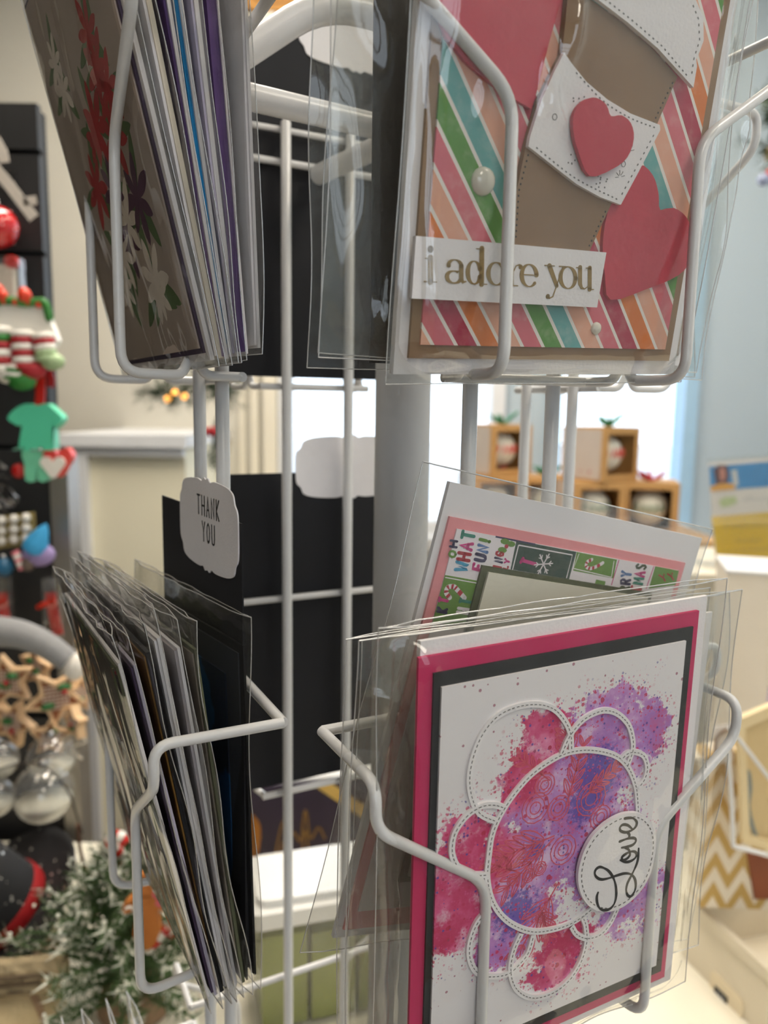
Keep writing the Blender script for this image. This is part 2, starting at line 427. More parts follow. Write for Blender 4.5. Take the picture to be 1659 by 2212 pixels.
def sleeve(parent, x0, y0, x1, y1, zf, zb, seed=0, amp=.0008, m=None, seams=True, flare=0.0, mseam=None, creases=()):
    """creases: (x, y, half width, half length, height, angle) of puckers pushed out of the front sheet"""
    rnd = random.Random(seed); nx, ny = (72, 84) if creases else (18, 22)
    def pucker(x, y):
        h = 0
        for cx, cy, sx, sy, hh, an in creases:
            ca, sa = math.cos(an), math.sin(an); dx, dy = x - cx, y - cy
            p, q = (dx * ca + dy * sa) / sx, (-dx * sa + dy * ca) / sy
            q2 = q + .18 * math.sin(p * 3)
            h += hh * math.exp(-(p * p) - q2 * q2) * (1 + .35 * math.sin(5 * q + 2 * p))
        return h
    ph = [(rnd.uniform(0, 6.28), rnd.uniform(1, 3.5), rnd.uniform(.3, 2.2), rnd.uniform(.4, 1)) for _ in range(5)]
    def wob(a, b): return amp * sum(h * math.sin(p + 6.28 * (fx * a + fy * b)) for p, fx, fy, h in ph) / 1.6
    mb = MB()
    mid = (zf + zb) / 2
    for side, z in ((1, zf), (-1, zb)):
        vs = []
        for j in range(ny + 1):
            for i in range(nx + 1):
                a, b = i / nx, j / ny
                e = min(1, min(a, 1 - a) * 9) * min(1, b * 14)
                e = e * e * (3 - 2 * e)
                vs.append((x0 + (x1 - x0) * a, y0 + (y1 - y0) * b, mid + (z - mid) * (e if b < .97 else e * .35) + side * abs(wob(a, b)) * e + wob(a + .3, b) * (1 - e) * 1.5 + flare * b * b * side + (pucker(x0 + (x1 - x0) * a, y0 + (y1 - y0) * b) if side > 0 else 0)))
        fs = []
        for j in range(ny):
            for i in range(nx):
                q = (j * (nx + 1) + i, j * (nx + 1) + i + 1, (j + 1) * (nx + 1) + i + 1, (j + 1) * (nx + 1) + i)
                fs.append(q if side > 0 else q[::-1])
        mb.add(vs, fs, 0, True)
        if side > 0: front = vs
        else: back = vs
    so = mb.build('sleeve', m or M_film, parent)
    if seams:
        sb = MB(); st = nx + 1
        sb.tube([front[j * st] for j in range(ny + 1)], .00022, seg=5); sb.tube([front[j * st + nx] for j in range(ny + 1)], .00022, seg=5)
        sb.tube([front[i] for i in range(st)], .00022, seg=5)
        sb.tube([front[ny * st + i] for i in range(st)], .0003, seg=5); sb.tube([back[ny * st + i] for i in range(st)], .00026, seg=5)
        sb.build('seam', mseam or M_seam, so)
    return so

# ---- watercolour card -------------------------------------------------
def node_math(nt, op, a, b=None, c=None):
    n = nt.nodes.new('ShaderNodeMath'); n.operation = op
    for i, v in enumerate((a, b, c)):
        if v is None: continue
        if isinstance(v, (int, float)): n.inputs[i].default_value = v
        else: nt.links.new(v, n.inputs[i])
    return n.outputs[0]
def ramp(nt, fac, stops, interp='LINEAR'):
    r = nt.nodes.new('ShaderNodeValToRGB'); r.color_ramp.interpolation = interp
    el = r.color_ramp.elements
    el[0].position, el[0].color = stops[0]; el[1].position, el[1].color = stops[-1]
    for p, c in stops[1:-1]:
        e = el.new(p); e.color = c
    nt.links.new(fac, r.inputs[0]); return r.outputs['Color']
def mixc(nt, fac, a, b):
    m = nt.nodes.new('ShaderNodeMix'); m.data_type = 'RGBA'
    for nm, v in (('Factor', fac), ('A', a), ('B', b)):
        if isinstance(v, (int, float)): m.inputs[nm].default_value = v
        elif isinstance(v, tuple): m.inputs[nm].default_value = v
        else: nt.links.new(v, m.inputs[nm])
    return m.outputs['Result']
def smoothstep(nt, v, a, b):
    m = nt.nodes.new('ShaderNodeMapRange'); m.interpolation_type = 'SMOOTHSTEP'
    nt.links.new(v, m.inputs['Value'])
    m.inputs['From Min'].default_value = a; m.inputs['From Max'].default_value = b
    return m.outputs['Result']
def noise(nt, vec, scale, detail=4, rough=0.55, off=None):
    n = nt.nodes.new('ShaderNodeTexNoise'); n.inputs['Scale'].default_value = scale; n.inputs['Detail'].default_value = detail; n.inputs['Roughness'].default_value = rough
    if off:
        mp = nt.nodes.new('ShaderNodeMapping'); mp.inputs['Location'].default_value = off
        nt.links.new(vec, mp.inputs['Vector']); vec = mp.outputs['Vector']
    nt.links.new(vec, n.inputs['Vector']); return n.outputs['Fac']
def dots(nt, vec, scale, radius, keep, off):
    mp = nt.nodes.new('ShaderNodeMapping'); mp.inputs['Location'].default_value = off
    nt.links.new(vec, mp.inputs['Vector'])
    v = nt.nodes.new('ShaderNodeTexVoronoi'); v.inputs['Scale'].default_value = scale; v.voronoi_dimensions = '2D'
    nt.links.new(mp.outputs['Vector'], v.inputs['Vector'])
    sx = nt.nodes.new('ShaderNodeSeparateColor'); nt.links.new(v.outputs['Color'], sx.inputs[0])
    rr = node_math(nt, 'MULTIPLY', sx.outputs[1], radius)
    near = node_math(nt, 'LESS_THAN', v.outputs['Distance'], rr)
    return node_math(nt, 'MULTIPLY', near, node_math(nt, 'LESS_THAN', sx.outputs[0], keep))
def new_mat(name, rough=.6):
    m = bpy.data.materials.new(name); m.use_nodes = True
    m.node_tree.nodes['Principled BSDF'].inputs['Roughness'].default_value = rough
    return m, m.node_tree, m.node_tree.nodes['Principled BSDF']

S = 1.23; LW, LH = .1016 * S, .1334 * S
LOVE = card_matrix(Vector((.0092 * S, .1996 * S, -.1976 * S + EYE)), 26.35, 2.6, 1.1)
def to_local(Mw, px, py):
    o = Mw.translation; n = Vector((Mw[0][2], Mw[1][2], Mw[2][2]))
    p = Mw.inverted() @ on_plane(px, py, o, n); return (p.x, p.y)

def make_watercolour():
    m, nt, b = new_mat('watercolour_splatter_paper', .65)
    tc = nt.nodes.new('ShaderNodeTexCoord'); v = tc.outputs['Object']
    sp = nt.nodes.new('ShaderNodeSeparateXYZ'); nt.links.new(v, sp.inputs[0])
    x, y = sp.outputs[0], sp.outputs[1]
    n1 = noise(nt, v, 85, 3, .6); n2 = noise(nt, v, 420, 6, .75); n3 = noise(nt, v, 60, 4, .6, (3, 1, 0)); n4 = noise(nt, v, 70, 5, .6, (7, 2, 0))
    def blob(px, py, rx):
        c = to_local(LOVE, px, py)
        vs = nt.nodes.new('ShaderNodeVectorMath'); vs.operation = 'DISTANCE'
        cb = nt.nodes.new('ShaderNodeCombineXYZ'); nt.links.new(x, cb.inputs[0]); nt.links.new(y, cb.inputs[1])
        nt.links.new(cb.outputs[0], vs.inputs[0]); vs.inputs[1].default_value = (c[0], c[1], 0)
        return node_math(nt, 'DIVIDE', vs.outputs['Value'], rx)
    def union(bl):
        o = bl[0]
        for q in bl[1:]: o = node_math(nt, 'SMOOTH_MIN', o, q, .25)
        return o
    pk = union([blob(985, 1930, .021), blob(1005, 1800, .010), blob(1165, 1610, .012), blob(1205, 2060, .013), blob(1075, 1850, .014), blob(1120, 1690, .010)])
    vl = union([blob(1315, 1600, .021), blob(1390, 1565, .012), blob(1290, 1535, .008), blob(1215, 1790, .030), blob(1130, 1900, .018), blob(1360, 1930, .015), blob(1090, 2010, .013), blob(1260, 1640, .018)])
    jit = node_math(nt, 'ADD', node_math(nt, 'MULTIPLY', node_math(nt, 'SUBTRACT', n1, .5), 2.0), node_math(nt, 'MULTIPLY', node_math(nt, 'SUBTRACT', n2, .5), 1.15))
    rim = node_math(nt, 'ADD', node_math(nt, 'MINIMUM', pk, vl), jit)
    wash = smoothstep(nt, rim, 1.12, .96)
    paper = (lin(.905), lin(.892), lin(.905), 1)
    pink = ramp(nt, n3, [(.3, rgb(232, 150, 190)), (.42, rgb(218, 92, 142)), (.52, rgb(204, 58, 112)), (.7, rgb(186, 28, 84))])
    viol = ramp(nt, n4, [(.3, rgb(220, 190, 226)), (.44, rgb(196, 140, 204)), (.56, rgb(172, 118, 196)), (.7, rgb(196, 90, 150))])
    side = smoothstep(nt, node_math(nt, 'ADD', node_math(nt, 'SUBTRACT', pk, vl), node_math(nt, 'MULTIPLY', node_math(nt, 'SUBTRACT', n1, .5), 1.2)), -.35, .35)
    colr = mixc(nt, side, pink, viol)
    pale = smoothstep(nt, noise(nt, v, 120, 5, .7, (5, 5, 0)), .52, .70)
    colr = mixc(nt, node_math(nt, 'MULTIPLY', pale, .55), colr, rgb(232, 214, 232))
    # deep blue blooms
    nb = union([blob(1110, 1965, .011), blob(1280, 1670, .013), blob(1255, 1730, .010), blob(1150, 1830, .005)]); nbf = noise(nt, v, 420, 5, .75, (1, 9, 0))
    blue = smoothstep(nt, node_math(nt, 'ADD', nb, node_math(nt, 'MULTIPLY', node_math(nt, 'SUBTRACT', nbf, .5), 2.6)), 1.05, .55)
    colr = mixc(nt, node_math(nt, 'MULTIPLY', blue, .85), colr, rgb(84, 70, 170))
    col = mixc(nt, wash, paper, colr)
    # splatter round the wash
    near = smoothstep(nt, rim, 1.75, 1.05)
    for sc_, rad, kp, of, cc in ((520, .44, .22, (0, 0, 0), (198, 40, 92)), (900, .45, .25, (.3, .1, 0), (214, 84, 140)), (700, .4, .12, (.7, .4, 0), (84, 66, 160)), (300, .34, .10, (.2, .9, 0), (186, 24, 70))):
        d = dots(nt, v, sc_, rad, kp, of)
        col = mixc(nt, node_math(nt, 'MULTIPLY', node_math(nt, 'MULTIPLY', d, near), .85), col, rgb(*cc))
    d = dots(nt, v, 330, .22, .12, (.55, .35, 0)); col = mixc(nt, node_math(nt, 'MULTIPLY', d, .75), col, rgb(150, 50, 90))
    nt.links.new(col, b.inputs['Base Color'])
    return m
M_water = make_watercolour()

root = empty('greeting_card', LOVE, 'watercolour card with the word Love on a white oval, pink and black mats', 'greeting card')
mb = MB(); mb.prism(rect(.0015, -.0045, LW + .0068, LH + .0045), -.0042, -.0030); mb.prism(rect(.0013, -.0045, LW + .0055, LH + .005), -.0029, -.0014); mb.build('card_base', M_white, root)
M_mag = mat('magenta_cardstock', (196, 40, 96), 0.7, noise=0.06, nscale=60)
M_blk = mat('black_cardstock', (34, 35, 38), 0.65, noise=0.1)
mb = MB(); mb.prism(rect(0, 0, LW, LH), -.0014, 0); mb.build('pink_mat', M_mag, root)
mb = MB(); mb.prism(rect(.0053, .0048, LW - .0034, LH - .0058), 0, .0009); mb.build('black_mat', M_blk, root)
px0 = to_local(LOVE, 949, 1466); px1 = to_local(LOVE, 1475, 1378)
mb = MB(); mb.prism(rect(px0[0], .0098, px1[0], px1[1] - .0006), .0009, .0018); mb.build('watercolour_panel', M_water, root)
ZP = .0018
def c2(pts, s, ox, oy, Mw): return [to_local(Mw, ox + s * p[0], oy + s * p[1]) for p in pts]
RINGS = [
 [(285,1180),(310,1020),(370,880),(470,730),(600,590),(770,480),(900,440),(1040,440),(1180,480),(1260,560),(1310,680),(1325,800),(1325,900),(1300,1060),(1230,1240),(1130,1420),(1010,1540),(870,1640),(720,1690),(580,1700),(450,1650),(360,1570),(300,1460),(275,1320)],
 [(335,930),(240,890),(190,830),(155,720),(150,600),(180,460),(240,320),(340,200),(470,135),(620,115),(740,150),(820,240),(855,330),(860,430)],
 [(790,470),(830,370),(880,290),(960,210),(1080,160),(1180,180),(1260,260),(1290,370),(1285,450),(1250,550)],
 [(1210,500),(1250,460),(1310,450),(1370,480),(1390,560),(1370,640),(1325,700)],
 [(390,835),(320,815),(230,825),(130,890),(50,1000),(25,1110),(40,1200),(90,1270),(160,1300),(220,1305),(280,1300)],
 [(300,1545),(220,1610),(165,1720),(145,1840),(170,1940),(230,2000),(320,2010),(420,1990),(500,1920),(560,1840),(595,1720)],
 [(510,1710),(460,1820),(435,1940),(450,2050),(510,2130),(610,2160),(740,2120),(850,2030),(930,1900),(965,1770),(960,1660),(940,1600)],
 [(860,1660),(900,1720),(970,1745),(1060,1720),(1130,1640),(1180,1540)]]
mb, ds = MB(), MB()
for i, rg in enumerate(RINGS):
    p = smooth(c2(rg, .3075, 960, 1480, LOVE), 6, closed=(i == 0))
    mb.ribbon(p, .0023, ZP, ZP + .0008 + .00005 * i, 0, caps=False, closed=(i == 0))
    dashes(ds, p + ([p[0]] if i == 0 else []), .00028, .0011, .0008, ZP + .0008 + .00005 * i, ZP + .00092 + .00005 * i)
rg = mb.build('die_cut_rings', M_white, root); ds.build('stitch_line', M_dash, rg)
# floral line print inside the main ring
mb = MB(); rnd = random.Random(4)
def leafy(cx, cy, ang, ln, n, wd):
    d = (math.cos(ang), math.sin(ang)); nn = (-d[1], d[0])
    mb.ribbon([(cx, cy), (cx + d[0] * ln, cy + d[1] * ln)], .0006, ZP, ZP + .0001)
    for i in range(n):
        t = (i + 1) / n * ln
        for s in (-1, 1):
            a2 = ang + s * .6; L = wd * (1.15 - i / n * .5); e = (math.cos(a2), math.sin(a2)); q = (-e[1], e[0])
            bx, by = cx + d[0] * t, cy + d[1] * t
            o_ = [(bx, by), (bx + e[0] * L * .5 + q[0] * L * .14, by + e[1] * L * .5 + q[1] * L * .14), (bx + e[0] * L, by + e[1] * L), (bx + e[0] * L * .5 - q[0] * L * .14, by + e[1] * L * .5 - q[1] * L * .14)]
            mb.ribbon(smooth(o_, 3, True), .00048, ZP, ZP + .0001, closed=True)
            mb.ribbon([o_[0], o_[2]], .00034, ZP, ZP + .0001, caps=False)
for px, py, ang, ln, n, wd in ((1190, 1800, 185, .022, 5, .011), (1190, 1805, 215, .024, 4, .010), (1215, 1740, 75, .024, 5, .007), (1200, 1900, 235, .026, 4, .012), (1160, 1950, 290, .014, 4, .007), (1250, 1720, 30, .02, 5, .006), (1230, 1640, 110, .012, 4, .008), (1120, 1880, 150, .016, 3, .006), (1180, 1680, 140, .018, 4, .006)):
    c_ = to_local(LOVE, px, py); leafy(c_[0], c_[1], math.radians(ang), ln, n, wd)
for px, py, r_ in ((1170, 1690, .0045), (1150, 1740, .006), (1200, 1740, .005), (1135, 1885, .0028), (1160, 1870, .0028), (1100, 1895, .0022), (1210, 1830, .006), (1270, 1720, .007), (1290, 1760, .005), (1165, 1970, .003)):
    c_ = to_local(LOVE, px, py)
    for q in (1, .7, .4):
        mb.ribbon([(c_[0] + r_ * q * math.cos(i * .52), c_[1] + r_ * q * math.sin(i * .52)) for i in range(12)], .0004, ZP, ZP + .0001, closed=True)
mb.build('floral_print', mat('coral_pigment_ink', (214, 88, 112), 0.6, noise=.05), root)
# white oval with the script word
OV = smooth(c2([(1040,175),(1150,185),(1270,250),(1370,370),(1425,540),(1430,720),(1400,930),(1340,1160),(1220,1390),(1060,1570),(900,1690),(740,1755),(600,1775),(450,1740),(330,1660),(240,1530),(185,1370),(170,1200),(195,1010),(270,780),(390,570),(560,390),(730,270),(890,200)], .1326, 1210, 1720, LOVE), 4, True)
oc = (sum(p[0] for p in OV) / len(OV), sum(p[1] for p in OV) / len(OV))
mb = MB(); mb.prism(OV, ZP + .0012, ZP + .0026); ov = mb.build('oval_tag', M_white, root)
ds = MB(); inn = [(oc[0] + (p[0] - oc[0]) * .92, oc[1] + (p[1] - oc[1]) * .92) for p in OV]
dashes(ds, inn + [inn[0]], .0004, .0013, .0011, ZP + .0026, ZP + .00272); ds.build('stitch_line', M_dash, ov)
SCRIPT = [
 [(490,1455),(470,1520),(475,1610),(510,1700),(580,1740),(680,1720),(750,1640),(782,1520),(780,1380),(755,1270),(720,1190),(660,1110),(580,1060),(510,1045),(450,1090),(438,1160),(480,1220),(560,1245),(680,1220),(800,1180),(920,1150),(1020,1165),(1080,1230),(1100,1330),(1080,1440),(1020,1520),(970,1500),(945,1420),(965,1310),(1015,1210),(1070,1100),(1120,980),(1140,870),(1145,750)],
 [(850,935),(930,965),(1020,950),(1090,900),(1112,840),(1080,800),(1010,800),(930,840),(875,890),(890,930),(950,915),(1000,860),(1000,800),(970,755),(930,735)],
 [(870,735),(960,720),(1050,690),(1100,630),(1080,585),(1010,580),(930,600),(840,635)],
 [(985,580),(995,530),(965,490)],
 [(1035,430),(970,375),(890,365),(842,410),(855,465),(940,487),(1040,450),(1100,390),(1110,320),(1060,265),(990,255),(920,265)]]
mb = MB()
for st in SCRIPT:
    p = smooth(c2(st, .1326, 1210, 1720, LOVE), 5); n_ = len(p)
    mb.ribbon(p, [.00075 + .00042 * abs(math.sin(i * .21)) for i in range(n_)], ZP + .0026, ZP + .00275)
mb.build('love_lettering', M_ink, ov)
sleeve(root, -.0145, -.0065, LW + .0125, LH + .012, .0064, -.0062, 3, .0007, m=M_film, creases=[(*to_local(LOVE, 1375, 1780), .0016, .012, .0015, .1), (*to_local(LOVE, 880, 1640), .002, .03, .002, .03), (*to_local(LOVE, 905, 1420), .004, .003, .002, 0), (LW + .006, LH * .5, .0018, .05, .0018, .02)])

# ---- 'i adore you' card -------------------------------------------------
SA = 1.161; AW = .1016 * SA
ADORE = card_matrix(Vector((.0065 * SA, .2233 * SA, .01423 * SA + EYE)), 27.0, 9.8, 1.84)
AH = .158
def c5(pts): return c2(pts, .4997, 830, 0, ADORE)
def make_stripes():
    m, nt, b = new_mat('candy_stripe_print', .6)
    tc = nt.nodes.new('ShaderNodeTexCoord'); sp = nt.nodes.new('ShaderNodeSeparateXYZ'); nt.links.new(tc.outputs['Object'], sp.inputs[0])
    # stripe edges traced on the card: left edge of the first crimson stripe, top and bottom
    p, q = to_local(ADORE, 832 + 98, 540 + 112), to_local(ADORE, 830 + 155, 540 + 213)
    d = Vector((q[0] - p[0], q[1] - p[1])).normalized(); nn = Vector((d.y, -d.x))
    if nn.x < 0: nn = -nn
    p2 = to_local(ADORE, 830 + 490, 540 + 124)               # same edge of the crimson stripe eight further on
    per = (Vector(p2) - Vector(p)).dot(nn) if False else None
    e1, e2 = to_local(ADORE, 830 + 161, 753), to_local(ADORE, 830 + 513, 757)
    per = (Vector(e2) - Vector(e1)).dot(nn)
    s = node_math(nt, 'ADD', node_math(nt, 'MULTIPLY', sp.outputs[0], nn.x), node_math(nt, 'MULTIPLY', sp.outputs[1], nn.y))
    s = node_math(nt, 'DIVIDE', node_math(nt, 'SUBTRACT', s, Vector(e1).dot(nn)), per)
    fr = node_math(nt, 'FRACT', node_math(nt, 'ADD', s, 8.0))
    cols = [(178, 48, 78), (222, 124, 56), (232, 172, 146), (216, 110, 124), (92, 150, 66), (104, 172, 170), (232, 172, 146), (216, 110, 124)]
    col = ramp(nt, fr, [(i / 8 + (1e-4 if i == 0 else 0), rgb(*c)) for i, c in enumerate(cols)] , 'CONSTANT')
    f8 = node_math(nt, 'FRACT', node_math(nt, 'MULTIPLY', fr, 8.0))
    wl = node_math(nt, 'GREATER_THAN', f8, .83)
    n1 = noise(nt, tc.outputs['Object'], 160, 5, .6)
    col = mixc(nt, wl, col, rgb(238, 232, 226))
    col = mixc(nt, node_math(nt, 'MULTIPLY', smoothstep(nt, n1, .45, .75), .16), col, rgb(250, 240, 230))
    nt.links.new(col, b.inputs['Base Color'])
    return m
M_kraft = mat('brown_kraft_card', (146, 118, 92), 0.75, noise=0.16, nscale=50)
M_heart = mat('raspberry_card', (196, 66, 84), 0.6, noise=0.06, nscale=40, bump=.25, bscale=120)
root = empty('greeting_card', ADORE, 'striped card reading i adore you with a heart coffee cup', 'greeting card')
mb = MB(); mb.prism(rect(-.0048, -.0055, AW + .005, AH + .006), -.0042, -.0032); mb.prism(rect(-.0048, -.0055, AW + .005, AH + .006), -.0030, -.0014); mb.build('card_base', M_white, root)
mb = MB(); mb.prism(rect(0, 0, AW, AH), -.0014, 0); mb.build('kraft_mat', M_kraft, root)
sl = to_local(ADORE, 905, 752); sr = to_local(ADORE, 1433, 759)
mb = MB(); mb.prism(rect(sl[0], .0045, sr[0], AH - .005), 0, .0008); mb.build('striped_panel', make_stripes(), root)
Z0 = .0008
mb = MB(); mb.prism(c5([(205,-60),(212,60),(250,170),(330,270),(420,350),(520,420),(615,475),(640,400),(690,200),(745,0),(752,-60)]), Z0, Z0 + .0016); mb.build('heart', M_heart, root)
mb = MB(); mb.prism(smooth(c5([(960,1295),(935,1190),(925,1060),(945,920),(1000,800),(1080,715),(1140,760),(1165,840),(1172,908),(1230,900),(1285,940),(1306,1010),(1302,1120),(1250,1190),(1110,1250)]), 3, True), Z0, Z0 + .0016); mb.build('heart', M_heart, root)
cupb = MB(); cupb.prism(c5([(770,-70),(740,240),(640,440),(585,640),(545,830),(530,1080),(860,1085),(950,890),(1145,550),(1235,340),(1130,220),(1000,110),(850,0),(800,-70)]), Z0 + .0004, Z0 + .0026)
cup = cupb.build('paper_cup', mat('brown_cup_card', (140, 112, 86), .75, noise=.2, nscale=45), root)
ds = MB(); dashes(ds, c5([(600, 655), (555, 830), (542, 1040)]), .0005, .0006, .0012, Z0 + .0026, Z0 + .0027); dashes(ds, c5([(935, 900), (850, 1080)]), .0005, .0006, .0012, Z0 + .0026, Z0 + .0027); dashes(ds, c5([(1222, 350), (1130, 540)]), .0005, .0006, .0012, Z0 + .0026, Z0 + .0027)
tag(ds.build('perforation', M_ink, cup), kind='stuff')
mb = MB(); mb.prism(c5([(765,285),(830,365),(920,440),(1020,500),(1145,548),(1148,570),(1060,740),(980,888),(890,855),(790,800),(680,715),(584,640),(590,600),(640,440),(690,330),(735,240)]), Z0 + .0026, Z0 + .0042); band = mb.build('cup_band', M_white, root)
ds = MB(); Zb = Z0 + .0042
dashes(ds, smooth(c5([(775,315),(900,445),(1020,520),(1130,562)])), .0004, .0008, .0012, Zb, Zb + .0001); dashes(ds, smooth(c5([(605,635),(690,705),(800,785),(970,868)])), .0004, .0008, .0012, Zb, Zb + .0001); dashes(ds, c5([(1128,575),(975,860)]), .0004, .0008, .0014, Zb, Zb + .0001)
rnd = random.Random(5)
for cx_, cy_ in ((800, 450), (780, 690), (900, 790)):
    for i in range(9):
        q = c5([(cx_ + rnd.uniform(-26, 26), cy_ + rnd.uniform(-26, 26))])[0]; ds.disc(q, .0003, Zb, Zb + .0001, n=6)
for cx_, cy_ in ((990, 715), (695, 515)):
    q = c5([(cx_, cy_)])[0]; ds.ribbon([(q[0] + .0009 * math.cos(i * .63), q[1] + .0009 * math.sin(i * .63)) for i in range(10)], .0002, Zb, Zb + .0001, closed=True)
for cx_, cy_ in ((1015, 660), (975, 770)):
    q = c5([(cx_, cy_)])[0]
    for i in range(5):
        a_ = .3 + i * .75; ds.ribbon([(q[0] + .0006 * math.cos(a_), q[1] + .0006 * math.sin(a_)), (q[0] + .0022 * math.cos(a_), q[1] + .0022 * math.sin(a_))], .0002, Zb, Zb + .0001, caps=False)
ds.build('embossing', M_dash, band)
mb = MB(); mb.prism(smooth(c5([(825,768),(775,660),(754,570),(760,500),(800,450),(850,438),(895,468),(915,515),(960,512),(1000,545),(1013,610),(985,690),(920,740)]), 3, True), Zb + .0008, Zb + .0024); mb.build('heart', M_heart, root)
mb = MB(); mb.prism(c5([(850,0),(1000,112),(1130,222),(1232,332),(1285,390),(1300,300),(1296,270),(1310,240),(1328,190),(1326,90),(1285,0),(1220,-70),(790,-70)]), Z0 + .0030, Z0 + .0046); lid = mb.build('cup_lid', M_white, root)
ds = MB(); dashes(ds, c5([(870,-10),(1020,105),(1150,215),(1270,355)]), .0004, .0008, .0013, Z0 + .0046, Z0 + .0047); dashes(ds, c5([(1275,350),(1285,270),(1310,190),(1305,100),(1270,15)]), .0004, .0008, .0013, Z0 + .0046, Z0 + .0047); ds.build('stitch_line', M_dash, lid)
M_bead = mat('pearl_drop', (226, 222, 208), 0.15, noise=.02, coat=.5)
for p_, r_ in (((1040, 392), .0045), ((1284, 709), .0024)):
    q = to_local(ADORE, *p_); mb = MB(); mb.ball((q[0], q[1], Z0), r_, sc=(1, 1, .6)); mb.build('pearl', M_bead, root)
def c3(pts): return c2(pts, .2712, 860, 480, ADORE)
mb = MB(); mb.prism(c3([(80,110),(1580,240),(1508,672),(48,600)]), Z0 + .0026, Z0 + .0044); lab = mb.build('sentiment_strip', M_white, root)
# serif lettering: strokes of changing width, laid out along the strip's baseline
def glyphs():
    th, hn = .17, .035
    def ell(cx, cy, rx, ry, a0, a1, n=18, tk=th, tn=hn):
        o = []
        for i in range(n + 1):
            a = math.radians(a0 + (a1 - a0) * i / n); o.append((cx + rx * math.cos(a), cy + ry * math.sin(a), tn + (tk - tn) * abs(math.cos(a)) ** 1.5))
        return o
    G = {}
    G['i'] = [[(.28, .02, .2), (.28, 1, .2)], [(.02, .015, hn), (.54, .015, hn)], [(.08, .97, hn), (.3, .97, hn)], [(.28, 1.36, .22), (.28, 1.361, .22)]]
    G['a'] = [ell(.37, .72, .22, .26, 175, 0, 14, .15), [(.59, .74, .17), (.59, .2, .17), (.66, .06, .1), (.76, .1, hn)], ell(.34, .26, .24, .25, 60, 330, 16, .16), [(.46, .5, hn), (.59, .56, hn)], [(.17, .73, .13), (.171, .73, .13)]]
    G['d'] = [ell(.32, .49, .25, .48, 20, 340, 22), [(.62, 0.02, .18), (.62, 1.52, .18)], [(.42, 1.5, hn), (.62, 1.5, hn)], [(.62, .02, hn), (.82, .02, hn)]]
    G['o'] = [ell(.36, .49, .28, .48, 0, 360, 26)]
    G['r'] = [[(.22, .02, .18), (.22, .98, .18)], [(0, .02, hn), (.5, .02, hn)], [(.02, .97, hn), (.22, .97, hn)], [(.3, .6, hn), (.42, .88, hn), (.56, .93, .06), (.62, .84, .16)]]
    G['e'] = [ell(.36, .49, .28, .48, 5, 318, 24), [(.1, .52, hn), (.66, .52, hn)]]
    G['y'] = [[(.2, .96, .18), (.5, .1, .14)], [(.74, .97, hn), (.48, .05, hn), (.34, -.38, .05), (.2, -.46, .05)], [(.14, -.38, .17), (.141, -.38, .17)], [(.02, .97, hn), (.4, .97, hn)], [(.6, .97, hn), (.88, .97, hn)]]
    G['u'] = [[(.18, .97, .17), (.18, .26, .17), (.26, .06, .1), (.38, .02, hn), (.52, .12, hn), (.58, .24, hn)], [(.62, .97, .17), (.62, .02, .17)], [(.02, .96, hn), (.18, .96, hn)], [(.46, .96, hn), (.62, .96, hn)], [(.62, .02, hn), (.8, .02, hn)]]
    return G
GL = glyphs()
mb = MB()
for ch, x0, x1 in (('i', 140, 245), ('a', 300, 478), ('d', 472, 636), ('o', 630, 792), ('r', 790, 910), ('e', 895, 1045), ('y', 1090, 1262), ('o', 1200, 1352), ('u', 1340, 1478)):
    wd = {'i': .56, 'a': .78, 'd': .82, 'o': .72, 'r': .66, 'e': .72, 'y': .88, 'u': .8}[ch]
    for st in GL[ch]:
        P, W = [], []
        for gx, gy, gw in st:
            X = x0 + gx / wd * (x1 - x0); xh = 190 - (X - 190) * .012
            P.append(c3([(X, 472 + (X - 190) * .048 - gy * xh)])[0]); W.append(gw * .0098)
        P2 = P if len(P) < 3 or len(P) > 12 else P
        mb.ribbon(P2, W, Z0 + .0044, Z0 + .0046)
mb.build('gold_lettering', mat('gold_embossing', (158, 132, 84), 0.45, metal=.25, noise=.25, nscale=500), lab)
sleeve(root, -.0085, -.0085, AW + .009, AH + .012, .0074, -.0062, 9, .0008, m=film('glossy_front_sleeve', base=0.09, bstr=1.0, bscale=22, haze=.02, rough=.04), creases=[(*to_local(ADORE, 1185, 110), .0045, .018, .0042, -.35), (*to_local(ADORE, 1165, 280), .004, .012, .003, .25), (*to_local(ADORE, 1005, 250), .003, .012, .002, -.3), (*to_local(ADORE, 1520, 60), .0025, .02, .002, -.3), (*to_local(ADORE, 905, 300), .002, .03, .0018, .05)])

# ---- Christmas paper card leaning behind the watercolour card -------------
SX = 1.28; XW, XH = .1016 * SX, .168
_x = card_matrix(Vector((.0191 * SX, .22015 * SX, -.03085 * SX + EYE)), 27.0, 4.4, -12.46)
XMAS = _x @ T(0, -XH, 0)
def c8(pts): return c2(pts, .3978, 900, 1060, XMAS)
root = empty('greeting_card', XMAS, 'Christmas word-print card with a pale pink mat, tilted behind the watercolour card', 'greeting card')
M_pink = mat('pale_pink_cardstock', (228, 146, 152), 0.7, noise=0.04)
mb = MB(); mb.prism(rect(-.003, -.004, XW + .0075, XH + .0125), -.0032, -.0012); mb.build('card_base', M_env, root)
mb = MB(); mb.prism(rect(0, 0, XW, XH), -.0012, 0); mb.build('pink_mat', M_pink, root)
tl, tr = c8([(215, 205), (1418, 430)])
M_pw = mat('print_white', (232, 226, 232), .65); M_dg = mat('print_forest_green', (38, 66, 56), .65, noise=.08); M_lg = mat('print_leaf_green', (98, 140, 56), .65, noise=.1); M_ol = mat('print_dark_olive', (66, 74, 50), .65, noise=.1)
